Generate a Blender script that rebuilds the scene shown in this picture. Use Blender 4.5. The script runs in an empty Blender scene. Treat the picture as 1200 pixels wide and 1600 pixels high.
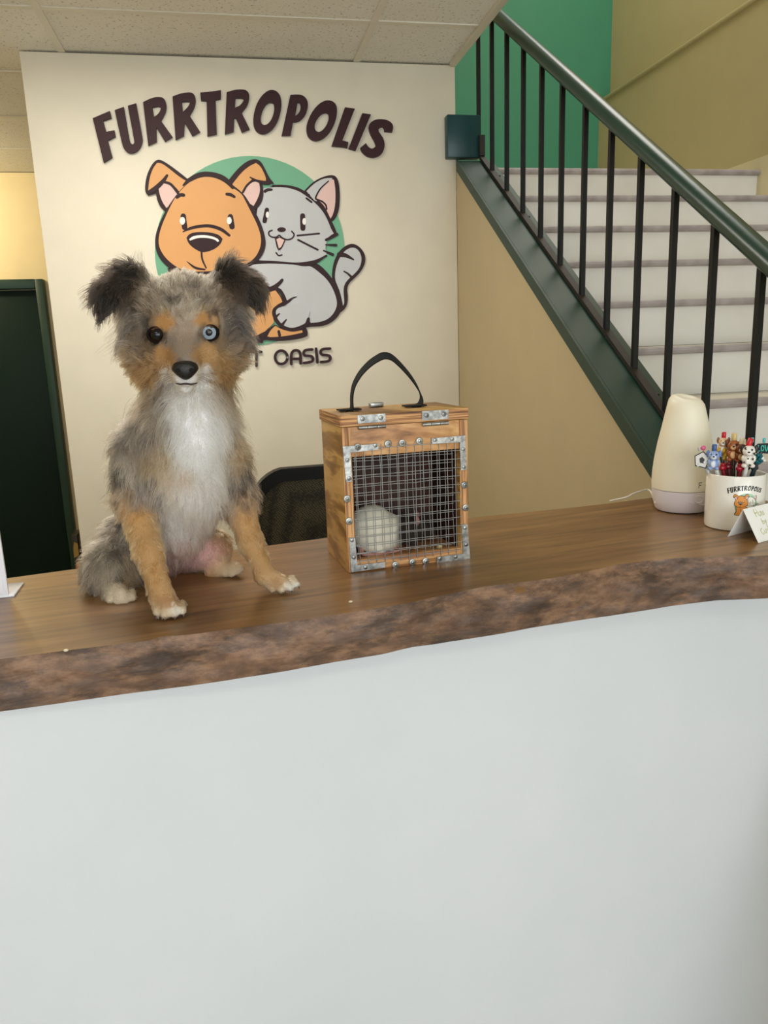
import bpy, bmesh, math, random
import numpy as np
from mathutils import Vector, Matrix
from mathutils.geometry import tessellate_polygon

# ------------------------------------------------------------------ camera
F, CX, CY = 1190.0, 600.0, 800.0          # focal length and centre in pixels of the 1200x1600 frame
CAM = np.array([0.0, 0.0, 1.40])
def _axes(yv=(358, 544), nx=792):
    dY = np.array([yv[0]-CX, yv[1]-CY, F]); dY /= np.linalg.norm(dY)
    a = nx-CX
    b = -(a*dY[0]+F*dY[2])/dY[1]
    dn = np.array([a, b, F]); dn /= np.linalg.norm(dn)
    return np.array([np.cross(dn, dY), dY, -dn])
W = _axes()
def ray(x, y): return W@np.array([x-CX, y-CY, F])/F
def onY(x, y, Y): d = ray(x, y); return CAM+d*(Y/d[1])
def onZ(x, y, z): d = ray(x, y); return CAM+d*((z-CAM[2])/d[2])
def onX(x, y, X): d = ray(x, y); return CAM+d*(X/d[0])
def proj(p):
    v = (np.asarray(p, float)-CAM)@W
    return np.stack([CX+F*v[..., 0]/v[..., 2], CY+F*v[..., 1]/v[..., 2]], -1)

scene = bpy.context.scene
COL = scene.collection
cam_data = bpy.data.cameras.new('camera'); cam = bpy.data.objects.new('camera', cam_data); COL.objects.link(cam)
cam_data.sensor_fit = 'VERTICAL'; cam_data.sensor_height = 36.0; cam_data.lens = 36.0*F/1600.0
cam_data.clip_start = 0.02; cam_data.clip_end = 60
M = Matrix.Identity(4)
for i in range(3):
    M[i][0] = W[i, 0]; M[i][1] = -W[i, 1]; M[i][2] = -W[i, 2]; M[i][3] = CAM[i]
cam.matrix_world = M
scene.camera = cam

# ------------------------------------------------------------------ light
vs = scene.view_settings
vs.view_transform = 'Standard'; vs.look = 'None'; vs.gamma = 1.0; vs.use_curve_mapping = False
vs.exposure = 0.0
world = bpy.data.worlds.new('world'); scene.world = world; world.use_nodes = True
bgn = world.node_tree.nodes['Background']
bgn.inputs[0].default_value = (0.80, 0.90, 1.0, 1); bgn.inputs[1].default_value = 1.2
def area(name, loc, target, size, size_y, power, color):
    l = bpy.data.lights.new(name, 'AREA'); l.shape = 'RECTANGLE'; l.size = size; l.size_y = size_y
    l.energy = power; l.color = color
    o = bpy.data.objects.new(name, l); COL.objects.link(o); o.location = loc
    d = Vector(target)-Vector(loc); o.rotation_euler = d.to_track_quat('-Z', 'Y').to_euler()
    return o
# daylight through the shop windows behind the photographer, and down the stairwell
area('window_daylight', (0.9, -2.9, 1.55), (0.5, 2.0, 1.1), 3.6, 1.9, 88, (0.90, 0.96, 1.0))
area('stairwell_daylight', (1.75, 3.3, 4.7), (1.7, 3.2, 1.0), 1.0, 1.8, 40, (1.0, 0.97, 0.90))

# ------------------------------------------------------------------ helpers
def lin(c):
    return tuple(((v/255.0)/12.92 if v/255.0 <= 0.04045 else ((v/255.0+0.055)/1.055)**2.4) for v in c)
MATS = {}
def mat(name, rgb, rough=0.5, metal=0.0, rgb2=None, nscale=8.0, stretch=(1, 1, 1), detail=4.0, lo=0.35, hi=0.65,
        bump=0.0, bscale=60.0, emit=None, estr=0.0, coat=0.0, sub=0.0, trans=0.0, spec=None):
    if name in MATS: return MATS[name]
    m = bpy.data.materials.new(name); m.use_nodes = True; MATS[name] = m
    nt = m.node_tree; b = nt.nodes['Principled BSDF']
    b.inputs['Base Color'].default_value = (*lin(rgb), 1)
    b.inputs['Roughness'].default_value = rough; b.inputs['Metallic'].default_value = metal
    if coat: b.inputs['Coat Weight'].default_value = coat; b.inputs['Coat Roughness'].default_value = 0.15
    if sub: b.inputs['Subsurface Weight'].default_value = sub; b.inputs['Subsurface Radius'].default_value = (0.01, 0.006, 0.004)
    if trans: b.inputs['Transmission Weight'].default_value = trans
    if spec is not None: b.inputs['Specular IOR Level'].default_value = spec
    if emit: b.inputs['Emission Color'].default_value = (*lin(emit), 1); b.inputs['Emission Strength'].default_value = estr
    tc = nt.nodes.new('ShaderNodeTexCoord'); mp = nt.nodes.new('ShaderNodeMapping')
    mp.inputs['Scale'].default_value = stretch
    nt.links.new(tc.outputs['Object'], mp.inputs['Vector'])
    if rgb2 is None: rgb2 = tuple(min(255, v*0.982) for v in rgb)
    n = nt.nodes.new('ShaderNodeTexNoise'); n.inputs['Scale'].default_value = nscale; n.inputs['Detail'].default_value = detail
    nt.links.new(mp.outputs['Vector'], n.inputs['Vector'])
    r = nt.nodes.new('ShaderNodeValToRGB')
    r.color_ramp.elements[0].position = lo; r.color_ramp.elements[0].color = (*lin(rgb), 1)
    r.color_ramp.elements[1].position = hi; r.color_ramp.elements[1].color = (*lin(rgb2), 1)
    nt.links.new(n.outputs['Fac'], r.inputs['Fac']); nt.links.new(r.outputs['Color'], b.inputs['Base Color'])
    if bump:
        n2 = nt.nodes.new('ShaderNodeTexNoise'); n2.inputs['Scale'].default_value = bscale; n2.inputs['Detail'].default_value = 3
        nt.links.new(mp.outputs['Vector'], n2.inputs['Vector'])
        bp = nt.nodes.new('ShaderNodeBump'); bp.inputs['Strength'].default_value = bump; bp.inputs['Distance'].default_value = 0.004
        nt.links.new(n2.outputs['Fac'], bp.inputs['Height']); nt.links.new(bp.outputs['Normal'], b.inputs['Normal'])
    return m
def wood(name, stops, scale, stretch, dist=3.0, rough=0.4, bump=0.05, coat=0.0, wscale=3.0, mixn=0.5):
    """grain: stretched noise driving a colour ramp, with a finer streak layer over it"""
    if name in MATS: return MATS[name]
    m = bpy.data.materials.new(name); m.use_nodes = True; MATS[name] = m
    nt = m.node_tree; b = nt.nodes['Principled BSDF']; b.inputs['Roughness'].default_value = rough
    if coat: b.inputs['Coat Weight'].default_value = coat; b.inputs['Coat Roughness'].default_value = 0.22
    tc = nt.nodes.new('ShaderNodeTexCoord'); mp = nt.nodes.new('ShaderNodeMapping'); mp.inputs['Scale'].default_value = stretch
    nt.links.new(tc.outputs['Object'], mp.inputs['Vector'])
    n = nt.nodes.new('ShaderNodeTexNoise'); n.inputs['Scale'].default_value = scale; n.inputs['Detail'].default_value = 6
    n.inputs['Distortion'].default_value = dist
    n2 = nt.nodes.new('ShaderNodeTexNoise'); n2.inputs['Scale'].default_value = scale*wscale; n2.inputs['Detail'].default_value = 5
    n2.inputs['Distortion'].default_value = 0.4
    nt.links.new(mp.outputs['Vector'], n.inputs['Vector']); nt.links.new(mp.outputs['Vector'], n2.inputs['Vector'])
    mx = nt.nodes.new('ShaderNodeMix'); mx.inputs[0].default_value = mixn
    nt.links.new(n.outputs['Fac'], mx.inputs[2]); nt.links.new(n2.outputs['Fac'], mx.inputs[3])
    r = nt.nodes.new('ShaderNodeValToRGB'); els = r.color_ramp.elements
    for i, (p, c) in enumerate(stops):
        e = els[i] if i < 2 else els.new(p)
        e.position = p; e.color = (*lin(c), 1)
    nt.links.new(mx.outputs[0], r.inputs['Fac']); nt.links.new(r.outputs['Color'], b.inputs['Base Color'])
    bp = nt.nodes.new('ShaderNodeBump'); bp.inputs['Strength'].default_value = bump; bp.inputs['Distance'].default_value = 0.004
    nt.links.new(mx.outputs[0], bp.inputs['Height']); nt.links.new(bp.outputs['Normal'], b.inputs['Normal'])
    return m

def link(name, me, material=None, parent=None):
    o = bpy.data.objects.new(name, me); COL.objects.link(o)
    if material is not None and me is not None and not me.materials: me.materials.append(material)
    if parent is not None: o.parent = parent
    return o
def build(name, bm, material, parent=None, smooth=False, loc=None, rz=None):
    me = bpy.data.meshes.new(name); bmesh.ops.recalc_face_normals(bm, faces=bm.faces[:]); bm.to_mesh(me); bm.free()
    if smooth:
        me.polygons.foreach_set('use_smooth', [True]*len(me.polygons))
        if smooth != 'all': me.set_sharp_from_angle(angle=math.radians(40))
    o = link(name, me, material, parent)
    if loc is not None: o.location = loc
    if rz is not None: o.rotation_euler.z = rz
    return o
def tag(o, label=None, cat=None, group=None, kind=None):
    if label: o['label'] = label
    if cat: o['category'] = cat
    if group: o['group'] = group
    if kind: o['kind'] = kind
    return o
def thing(name, label, cat, loc=(0, 0, 0), rz=0.0, group=None):
    o = bpy.data.objects.new(name, None); COL.objects.link(o); o.location = loc; o.rotation_euler.z = rz
    o.empty_display_size = 0.05
    return tag(o, label, cat, group)
def box(bm, c, s, mtx=None, bevel=0.0):
    r = bmesh.ops.create_cube(bm, size=1.0)
    vs_ = r['verts']
    for v in vs_: v.co = Vector((v.co.x*s[0]+c[0], v.co.y*s[1]+c[1], v.co.z*s[2]+c[2]))
    if bevel:
        es = list({e for v in vs_ for e in v.link_edges})
        g = bmesh.ops.bevel(bm, geom=es, offset=bevel, segments=2, profile=0.5, affect='EDGES')
        vs_ = list({v for f in g['faces'] for v in f.verts} | {v for v in vs_ if v.is_valid})
    if mtx is not None:
        for v in vs_: v.co = mtx@v.co
    return vs_
def bx(name, c, s, material, parent=None, bevel=0.0, rot=None, loc=None):
    bm = bmesh.new(); box(bm, c, s, rot, bevel); return build(name, bm, material, parent, smooth=bool(bevel), loc=loc)
def tube(bm, pts, rad, seg=8, cap=True):
    pts = [Vector(p) for p in pts]; n = len(pts)
    rads = rad if isinstance(rad, (list, tuple)) else [rad]*n
    rings = []; up = None
    for i, p in enumerate(pts):
        t = (pts[min(i+1, n-1)]-pts[max(i-1, 0)]).normalized()
        if up is None:
            up = Vector((0, 0, 1)) if abs(t.z) < 0.9 else Vector((1, 0, 0))
        a = (up-t*up.dot(t)).normalized(); b = t.cross(a); up = a
        rings.append([bm.verts.new(p+(a*math.cos(2*math.pi*k/seg)+b*math.sin(2*math.pi*k/seg))*rads[i]) for k in range(seg)])
    for i in range(n-1):
        for k in range(seg):
            bm.faces.new((rings[i][k], rings[i][(k+1) % seg], rings[i+1][(k+1) % seg], rings[i+1][k]))
    if cap:
        bm.faces.new(rings[0]); bm.faces.new(rings[-1])
def lathe(bm, prof, seg=32, c=(0, 0, 0)):
    rings = []
    for r, z in prof:
        if r < 1e-6: rings.append([bm.verts.new((c[0], c[1], c[2]+z))])
        else: rings.append([bm.verts.new((c[0]+r*math.cos(2*math.pi*k/seg), c[1]+r*math.sin(2*math.pi*k/seg), c[2]+z)) for k in range(seg)])
    for a, b in zip(rings[:-1], rings[1:]):
        for k in range(seg):
            q = (k+1) % seg
            if len(a) == 1 and len(b) == 1: continue
            if len(a) == 1: bm.faces.new((a[0], b[k], b[q]))
            elif len(b) == 1: bm.faces.new((a[k], a[q], b[0]))
            else: bm.faces.new((a[k], a[q], b[q], b[k]))
def ball(bm, c, r, seg=12, rings=8, mtx=None):
    r3 = r if isinstance(r, (tuple, list)) else (r, r, r)
    g = bmesh.ops.create_uvsphere(bm, u_segments=seg, v_segments=rings, radius=1.0)
    for v in g['verts']:
        co = Vector((v.co.x*r3[0], v.co.y*r3[1], v.co.z*r3[2]))
        if mtx is not None: co = mtx@co
        v.co = co+Vector(c)
def smooth_loop(pts, thresh=52, it=2):
    pts = [np.array(p, float) for p in pts]
    for _ in range(it):
        out = []; n = len(pts)
        for i in range(n):
            a, b, c = pts[i-1], pts[i], pts[(i+1) % n]
            d1, d2 = b-a, c-b
            ang = math.degrees(abs(math.atan2(d1[0]*d2[1]-d1[1]*d2[0], d1@d2)))
            if ang > thresh or ang < 0.5: out.append(b)
            else: out += [b*0.75+a*0.25, b*0.75+c*0.25]
        pts = out
    return [tuple(p) for p in pts]
def catmull(pts, n=6):
    P = [np.array(p, float) for p in pts]; P = [2*P[0]-P[1]]+P+[2*P[-1]-P[-2]]; out = []
    for i in range(1, len(P)-2):
        for k in range(n):
            t = k/n
            out.append(0.5*((2*P[i])+(-P[i-1]+P[i+1])*t+(2*P[i-1]-5*P[i]+4*P[i+1]-P[i+2])*t*t+(-P[i-1]+3*P[i]-3*P[i+1]+P[i+2])*t**3))
    out.append(P[-2]); return out
def stroke(pts, w):
    """outline of a brush stroke of varying width through pts"""
    w = list(w) if isinstance(w, (list, tuple)) else [w]*len(pts)
    q = catmull([(*p, ww) for p, ww in zip(pts, np.interp(np.linspace(0, 1, len(pts)), np.linspace(0, 1, len(w)), w))], 4)
    L, R = [], []; n = len(q)
    for i in range(n):
        d = q[min(i+1, n-1)][:2]-q[max(i-1, 0)][:2]; d = d/(np.linalg.norm(d)+1e-9); nn = np.array([-d[1], d[0]]); h = max(q[i][2], 1.0)/2
        if i == 0:
            for a in (150, 120): L.append(q[i][:2]+nn*h*math.sin(math.radians(a))+d*h*math.cos(math.radians(a)))
            R.append(q[i][:2]-d*h)
            for a in (150, 120): R.append(q[i][:2]-nn*h*math.sin(math.radians(a))+d*h*math.cos(math.radians(a)))
        L.append(q[i][:2]+nn*h); R.append(q[i][:2]-nn*h)
        if i == n-1:
            for a in (60, 30): L.append(q[i][:2]+nn*h*math.sin(math.radians(a))+d*h*math.cos(math.radians(a))); R.append(q[i][:2]-nn*h*math.sin(math.radians(a))+d*h*math.cos(math.radians(a)))
            L.append(q[i][:2]+d*h)
    return [tuple(p) for p in L+R[::-1]]
def ellipse(cx, cy, rx, ry, n=20): return [(cx+rx*math.cos(2*math.pi*k/n), cy+ry*math.sin(2*math.pi*k/n)) for k in range(n)]
def plate(bm, loops, fn, d0, d1):
    """extruded plate: loops[0] outline, others holes; fn(u,v,d) -> 3D"""
    flat = [p for l in loops for p in l]
    front = [bm.verts.new(fn(u, v, d1)) for u, v in flat]; back = [bm.verts.new(fn(u, v, d0)) for u, v in flat]
    for t in tessellate_polygon([[Vector((u, v, 0)) for u, v in l] for l in loops]):
        if len(set(t)) == 3:
            for s in (front, back):
                try: bm.faces.new([s[i] for i in t])
                except ValueError: pass
    k = 0
    for l in loops:
        n = len(l)
        for i in range(n):
            a, b = k+i, k+(i+1) % n
            try: bm.faces.new((front[a], front[b], back[b], back[a]))
            except ValueError: pass
        k += n
# ------------------------------------------------------------------ the setting
M_cream = mat('cream_wall_paint', (233, 225, 206), 0.55, bump=0.05, bscale=90)
M_tan = mat('tan_wall_paint', (190, 173, 136), 0.6, bump=0.05, bscale=90)
M_olive = mat('straw_wall_paint', (184, 170, 124), 0.6, bump=0.04, bscale=90)
M_green = mat('green_wall_paint', (58, 130, 98), 0.55, bump=0.04, bscale=90)
M_hall = mat('hall_wall_paint', (222, 206, 165), 0.6)
M_dkgreen = mat('dark_green_gloss', (12, 50, 37), 0.45, bump=0.02, bscale=40)
M_door = mat('dark_green_door', (4, 30, 21), 0.5, spec=0.2)
M_black = mat('black_metal', (18, 18, 17), 0.5, spec=0.3)
M_white = mat('white_paint', (232, 230, 224), 0.5, bump=0.03, bscale=40)
M_floor = mat('floor_vinyl', (182, 178, 170), 0.45)
M_tee = mat('ceiling_grid', (226, 221, 206), 0.5)
M_tile = mat('ceiling_tile', (234, 231, 222), 0.9, rgb2=(166, 158, 142), nscale=110, lo=0.60, hi=0.72, detail=3, bump=0.4, bscale=170)
def struct(name, c, s, m, parent=None, bevel=0.0):
    return tag(bx(name, c, s, m, parent, bevel), kind='structure')
WY = 3.15; CZ = 2.445; XS = 0.946; XR = 2.32; YG = 4.7; YB = 5.1
struct('floor', (-0.4, 1.05, -0.05), (5.8, 8.5, 0.1), M_floor)
struct('wall_logo', ((-0.645+XS)/2, WY+0.06, CZ/2), (XS+0.645, 0.12, CZ), M_cream, bevel=0.004)
# wall below the stair stringer: a slanted top
SL, S0 = 0.642, 1.272-0.642*1.828                  # stair slope: z = S0 + SL*Y on the stringer's top face
bm = bmesh.new()
prof = [(-0.0, 0.0), (WY, 0.0), (WY, S0+SL*WY-0.03), (0.0, max(S0+SL*0.0-0.03, 0.03))]
va = [bm.verts.new((XS, y, z)) for y, z in prof]; vb = [bm.verts.new((XS+0.06, y, z)) for y, z in prof]
bm.faces.new(va); bm.faces.new(vb[::-1])
for i in range(4): bm.faces.new((va[i], va[(i+1) % 4], vb[(i+1) % 4], vb[i]))
tag(build('wall_stair', bm, M_tan), kind='structure')
struct('wall_landing', (XS-0.03, (WY+0.12+YG)/2, 2.45), (0.06, YG-WY-0.12, 4.9), M_tan)
struct('wall_stairwell', (XS-0.04, 1.75, (CZ+4.9)/2+0.03), (0.06, 2.8, 4.9-CZ-0.06), M_tan)
struct('wall_green', ((XS+2.5)/2, YG+0.05, 2.45), (2.5-XS+0.6, 0.1, 4.9), M_green)
LEDGE = 2.77
struct('wall_right', (XR+0.1, 0.85, LEDGE/2), (0.2, 7.7, LEDGE), M_olive)
struct('wall_right_upper', (XR+0.17, 0.85, (LEDGE+4.9)/2), (0.2, 7.7, 4.9-LEDGE), M_olive)
struct('trim_1', (XR+0.028, 0.85, LEDGE+0.006), (0.08, 7.69, 0.022), M_olive, bevel=0.006)
struct('trim_2', (XR-0.006, 1.5, 2.073-0.05), (0.012, 5.99, 0.20), mat('skirting_paint', (212, 200, 160), 0.5))
struct('ceiling_stairwell', (1.7, 2.4, 4.95), (1.7, 4.4, 0.1), M_white)
struct('wall_left', (-3.05, 1.05, CZ/2), (0.1, 8.4, CZ), M_hall)
struct('wall_rear', (-1.15, YB+0.05, CZ/2), (3.8, 0.1, CZ), M_hall)
struct('wall_hall', (XS-0.03, (WY+YB)/2+0.06, CZ/2), (0.05, YB-WY-0.14, CZ), M_hall)
# street front behind the photographer: piers, parapet and header round three openings
struct('wall_front', (-0.4, -3.05, 0.3), (5.8, 0.1, 0.6), M_cream)
struct('wall_front_header', (-0.4, -3.05, 2.5), (5.8, 0.1, 0.3), M_cream)
for i, x in enumerate((-2.9, -1.3, 0.5, 2.3)): struct('wall_front_pier', (x, -3.05, 1.475), (0.16, 0.1, 1.75), M_cream)
# suspended ceiling: slab, tiles, tees
ceil = struct('ceiling', (-1.03, 1.05, CZ+0.07), (4.0, 8.4, 0.04), M_tile)
struct('ceiling_front', (1.6, -1.4, CZ+0.07), (1.3, 3.3, 0.09), M_tile)
XL = [-0.503+1.061*k for k in range(-3, 2)]; YL = [2.79+0.592*k for k in range(-10, 5)]
tile_me = None
xb = [-3.0]+[x for x in XL if x > -2.9]+[XS-0.004]; yb = [-3.0]+[y for y in YL if y > -2.95]+[YB]
for i in range(len(xb)-1):
    for j in range(len(yb)-1):
        w, h = xb[i+1]-xb[i], yb[j+1]-yb[j]
        bm = bmesh.new(); box(bm, (0, 0, 0), (w-0.022, h-0.022, 0.014))
        o = build('ceiling_tile', bm, M_tile, ceil); o.location = ((xb[i]+xb[i+1])/2, (yb[j]+yb[j+1])/2, CZ+0.012+random.Random(i*31+j).uniform(-0.001, 0.002))
for x in XL:
    if x > -2.9: bx('ceiling_tee', (x, 1.05, CZ+0.004), (0.024, 8.1, 0.008), M_tee, ceil)
for y in YL:
    if y > -2.95: bx('ceiling_tee', (-1.03, y, CZ+0.0048), (3.94, 0.024, 0.007), M_tee, ceil)
bx('edge_angle', (XS-0.012, 1.05, CZ+0.002), (0.026, 4.18, 0.020), M_tee, ceil, bevel=0.003)
# ceiling lamps (flat panels let into the grid, towards the street)
def panel_light(x, y, power, lab):
    t = thing('ceiling_light', lab, 'light', (x, y, CZ), group='ceiling light panels')
    bx('frame', (0, 0, -0.006), (1.0, 0.55, 0.012), M_tee, t, bevel=0.003)
    bx('diffuser', (0, 0, -0.014), (0.94, 0.49, 0.006), mat('light_diffuser', (250, 248, 240), 0.6, emit=(255, 250, 238), estr=2.5), t)
    l = area('panel_lamp', (x, y, CZ-0.03), (x, y, 0), 0.9, 0.45, power, (1.0, 0.94, 0.83)); return t
panel_light(-0.4, -0.9, 6, 'flat white ceiling light panel on the street side of the counter')
panel_light(-0.35, 2.24, 15, 'flat white ceiling light panel between the counter and the logo wall')
t = thing('ceiling_downlight', 'small warm round downlight in the hallway ceiling', 'light', (-1.75, 4.45, CZ))
bm = bmesh.new(); lathe(bm, [(0.0, -0.006), (0.055, -0.008), (0.07, -0.012), (0.075, 0.0), (0.0, 0.0)], 24)
build('rim', bm, M_white, t, smooth=True)
pl = bpy.data.lights.new('hall_lamp', 'POINT'); pl.energy = 30; pl.color = (1.0, 0.84, 0.54); pl.shadow_soft_size = 0.06
po = bpy.data.objects.new('hall_lamp', pl); COL.objects.link(po); po.location = (-1.75, 4.45, CZ-0.12)
# rear door
d = tag(thing('door_1', None, None), kind='structure')
DX1 = -1.06; DT = 1.842
bx('door_leaf', (DX1-0.5, YB-0.012, DT/2-0.03), (0.92, 0.022, DT-0.06), M_door, d, bevel=0.003)
bx('door_frame', (DX1-0.022, YB-0.035, DT/2), (0.045, 0.07, DT), M_dkgreen, d, bevel=0.004)
bx('door_frame', (DX1-0.978, YB-0.035, DT/2), (0.045, 0.07, DT), M_dkgreen, d, bevel=0.004)
bx('door_frame', (DX1-0.5, YB-0.035, DT-0.027), (0.91, 0.07, 0.055), M_dkgreen, d, bevel=0.004)
bm = bmesh.new(); tube(bm, [(DX1-0.86, YB-0.025, 0.92), (DX1-0.86, YB-0.075, 0.92), (DX1-0.76, YB-0.075, 0.92)], 0.009)
build('handle', bm, mat('brushed_steel', (170, 170, 168), 0.3, 1.0), d, smooth=True)

# ------------------------------------------------------------------ staircase
M_riser = mat('stair_white', (236, 233, 226), 0.45, rgb2=(222, 217, 206), nscale=3, bump=0.03, bscale=30)
M_tread = mat('stair_tread', (214, 206, 188), 0.5, bump=0.05, bscale=30)
M_nose = mat('stair_nosing', (176, 167, 166), 0.42, rgb2=(150, 140, 138), nscale=14)
st = thing('staircase', 'white stairs with grey nosings climbing behind black balusters', 'stairs')
RUN, RISE, Y0, Z0 = 0.2142, 0.1428, 3.146, 2.073
X0, X1 = 1.085, XR-0.012; xm, xw = (X0+X1)/2, X1-X0
def nosing_mesh():
    bm = bmesh.new(); pr = [(0.03, 0), (0.0, 0.0), (-0.006, -0.004), (-0.009, -0.011), (-0.006, -0.018), (0.0, -0.022), (0.03, -0.022)]
    a = [bm.verts.new((-xw/2, y, z)) for y, z in pr]; b = [bm.verts.new((xw/2, y, z)) for y, z in pr]
    for i in range(len(pr)): j = (i+1) % len(pr); bm.faces.new((a[i], a[j], b[j], b[i]))
    bm.faces.new(a); bm.faces.new(b)
    me = bpy.data.meshes.new('nosing'); bmesh.ops.recalc_face_normals(bm, faces=bm.faces[:]); bm.to_mesh(me); bm.free(); return me
nm = nosing_mesh()
for k in range(15):
    y, z = Y0-RUN*k, Z0-RISE*k
    o = link('nosing', nm, M_nose, st); o.location = (xm, y, z)
    bx('riser', (xm, y+0.022, z-0.022-RISE/2+0.011), (xw, 0.014, RISE-0.022), M_riser, st)
    if k: bx('tread', (xm, y+RUN/2+0.03, z-0.011), (xw, RUN-0.016, 0.020), M_tread, st)
bx('landing', (xm, (Y0+YG)/2+0.02, Z0-0.011), (xw, YG-Y0-0.04, 0.022), M_tread, st)
# stringer: channel lying on the slope
def sloped(name, x0, x1, ya, yb_, t0, t1, m, parent, bevel=0.0):
    bm = bmesh.new(); vs_ = []
    for y in (ya, yb_):
        for x in (x0, x1):
            for t_ in (t0, t1): vs_.append(bm.verts.new((x, y, S0+SL*y+t_)))
    for f in ((0, 1, 3, 2), (4, 5, 7, 6), (0, 1, 5, 4), (2, 3, 7, 6), (0, 2, 6, 4), (1, 3, 7, 5)): bm.faces.new([vs_[i] for i in f])
    if bevel: bmesh.ops.bevel(bm, geom=bm.edges[:], offset=bevel, segments=2, affect='EDGES')
    return build(name, bm, m, parent, smooth=bool(bevel))
sloped('stringer', 0.938, 1.084, 0.06, 3.10, -0.03, 0.0, M_dkgreen, st, 0.003)
sloped('stringer_lip', 0.930, 0.9382, 0.06, 3.10, -0.038, 0.003, M_dkgreen, st)
bx('landing_beam', (0.968, 3.135, 2.18), (0.136, 0.05, 0.156), mat('teal_steel', (6, 62, 66), 0.35), st, bevel=0.004)
rl = thing('stair_railing', 'dark green handrail on square black balusters beside the white stairs', 'railing')
sloped('bottom_bar', 1.028, 1.050, 0.3, 3.11, 0.002, 0.016, mat('rusty_bar', (38, 30, 24), 0.6), rl)
bx('bar_end_bracket', (1.038, 3.103, 2.145), (0.022, 0.012, 0.075), mat('rusty_bar', (38, 30, 24), 0.6), rl)
HS = (2.544-1.516)/(2.975-1.392); H0 = 1.516-HS*1.392
def hz(y): return H0+HS*y
for k in range(16):
    y = 3.147-0.1596*k
    if k > 13: break
    zb, zt = S0+SL*y+0.012, hz(y)+0.012
    bx('baluster', (1.04, y, (zb+zt)/2), (0.0135, 0.0135, zt-zb), M_black, rl)
for k in (0.6, 2.5, 5.2, 8.0, 10.7):
    y = 3.06-0.1596*k; bm = bmesh.new(); ball(bm, (1.059, y, S0+SL*y+0.003), (0.006, 0.006, 0.004), 8, 6); build('bolt', bm, M_black, rl, smooth='all')
bm = bmesh.new(); rings = []
pr = [(0.0245*math.cos(a), 0.020+0.020*math.sin(a)) for a in [2*math.pi*i/20 for i in range(20)]]
for y in (0.55, 1.5, 2.4, 3.3): rings.append([bm.verts.new((1.04+x, y-0.4*z_, hz(y)+z_*1.05)) for x, z_ in pr])
for a, b in zip(rings[:-1], rings[1:]):
    for i in range(20): bm.faces.new((a[i], a[(i+1) % 20], b[(i+1) % 20], b[i]))
bm.faces.new(rings[0]); bm.faces.new(rings[-1])
build('handrail', bm, mat('handrail_green', (20, 56, 42), 0.33), rl, smooth=True)

# ------------------------------------------------------------------ counter
CZT, TH = 1.07, 0.068
top_px = [(0, 1030), (60, 1022), (130, 1013), (200, 1005), (232, 1001), (250, 995), (300, 991), (400, 978), (500, 964), (560, 955), (640, 942), (700, 928), (760, 916), (830, 908), (900, 897), (960, 883), (1020, 875), (1060, 872), (1100, 871), (1150, 870), (1200, 868)]
bot_px = [(0, 1112), (100, 1098), (200, 1084), (300, 1071), (400, 1056), (445, 1049), (520, 1035), (600, 1022), (640, 1014), (700, 1003), (780, 991), (830, 981), (900, 970), (1000, 955), (1050, 947), (1080, 943), (1120, 938), (1200, 935)]
T3 = np.array([onZ(x, y, CZT) for x, y in top_px]); B3 = np.array([onZ(x, y, CZT-TH) for x, y in bot_px])
CA = math.radians(8.5); ORG = np.array([0.25, 1.1, CZT])
def to_l(p):
    q = np.asarray(p)-ORG; c, s = math.cos(CA), math.sin(CA)
    return np.stack([q[..., 0]*c+q[..., 1]*s, -q[..., 0]*s+q[..., 1]*c, q[..., 2]], -1)
TL, BL = to_l(T3), to_l(B3)
U0, U1 = -1.45, 0.80
def edge(L, u):
    x = np.concatenate([[-1.6, -1.2, -0.9], L[:, 0], [L[-1, 0]+0.25]]); y = np.concatenate([[L[0, 1]+0.03, L[0, 1]-0.01, L[0, 1]+0.012], L[:, 1], [L[-1, 1]+0.02]])
    return np.interp(u, x, y)
def backv(u): return 0.205+0.012*math.sin(u*4.0+0.6)+0.006*math.sin(u*11)
rnd = random.Random(4)
NU, NR = 300, 12
bm = bmesh.new(); rows = []
us = np.linspace(U0, U1, NU)
ph = [rnd.uniform(0, 6.28) for _ in range(12)]
for u in us:
    ft, fb = edge(TL, u), edge(BL, u); col = []
    bk = backv(u)
    for v in np.linspace(bk, ft, 6): col.append((u, v, 0.0))
    for r in range(1, NR+1):
        s = r/NR
        bul = -0.008*math.sin(math.pi*s)*(1+0.6*math.sin(9*u+ph[0]))
        n = 0.0022*math.sin(23*u+5*s+ph[1])+0.0018*math.sin(41*u-9*s+ph[2])+0.0012*math.sin(90*u+14*s+ph[3])+0.0008*math.sin(160*u-21*s)
        # a scalloped chip near the middle and a knot
        chip = 0.010*math.exp(-((u-(BL[8, 0]+0.005))/0.028)**2-((s-0.85)/0.16)**2)
        w_ = min(1, 6*s*(1-s)+0.12)
        z = -TH*s-(0.0025 if r == 0 else 0)
        col.append((u, ft*(1-s)+fb*s+(bul+n)*w_+chip, z))
    col.append((u, bk-0.02, -TH))
    f_ = max(0.0, (u-0.55)/(U1-0.55))      # the right end is cut square to the stair wall
    col = [(x+f_*((1.015-ORG[0]+y*math.sin(CA))/math.cos(CA)-U1), y, z) for x, y, z in col]
    rows.append([bm.verts.new(c) for c in col])
for a, b in zip(rows[:-1], rows[1:]):
    for i in range(len(a)): j = (i+1) % len(a); bm.faces.new((a[i], b[i], b[j], a[j]))
bm.faces.new(rows[0]); bm.faces.new(rows[-1])
me_slab = bpy.data.meshes.new('counter_slab'); bmesh.ops.recalc_face_normals(bm, faces=bm.faces[:]); bm.to_mesh(me_slab); bm.free()
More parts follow.
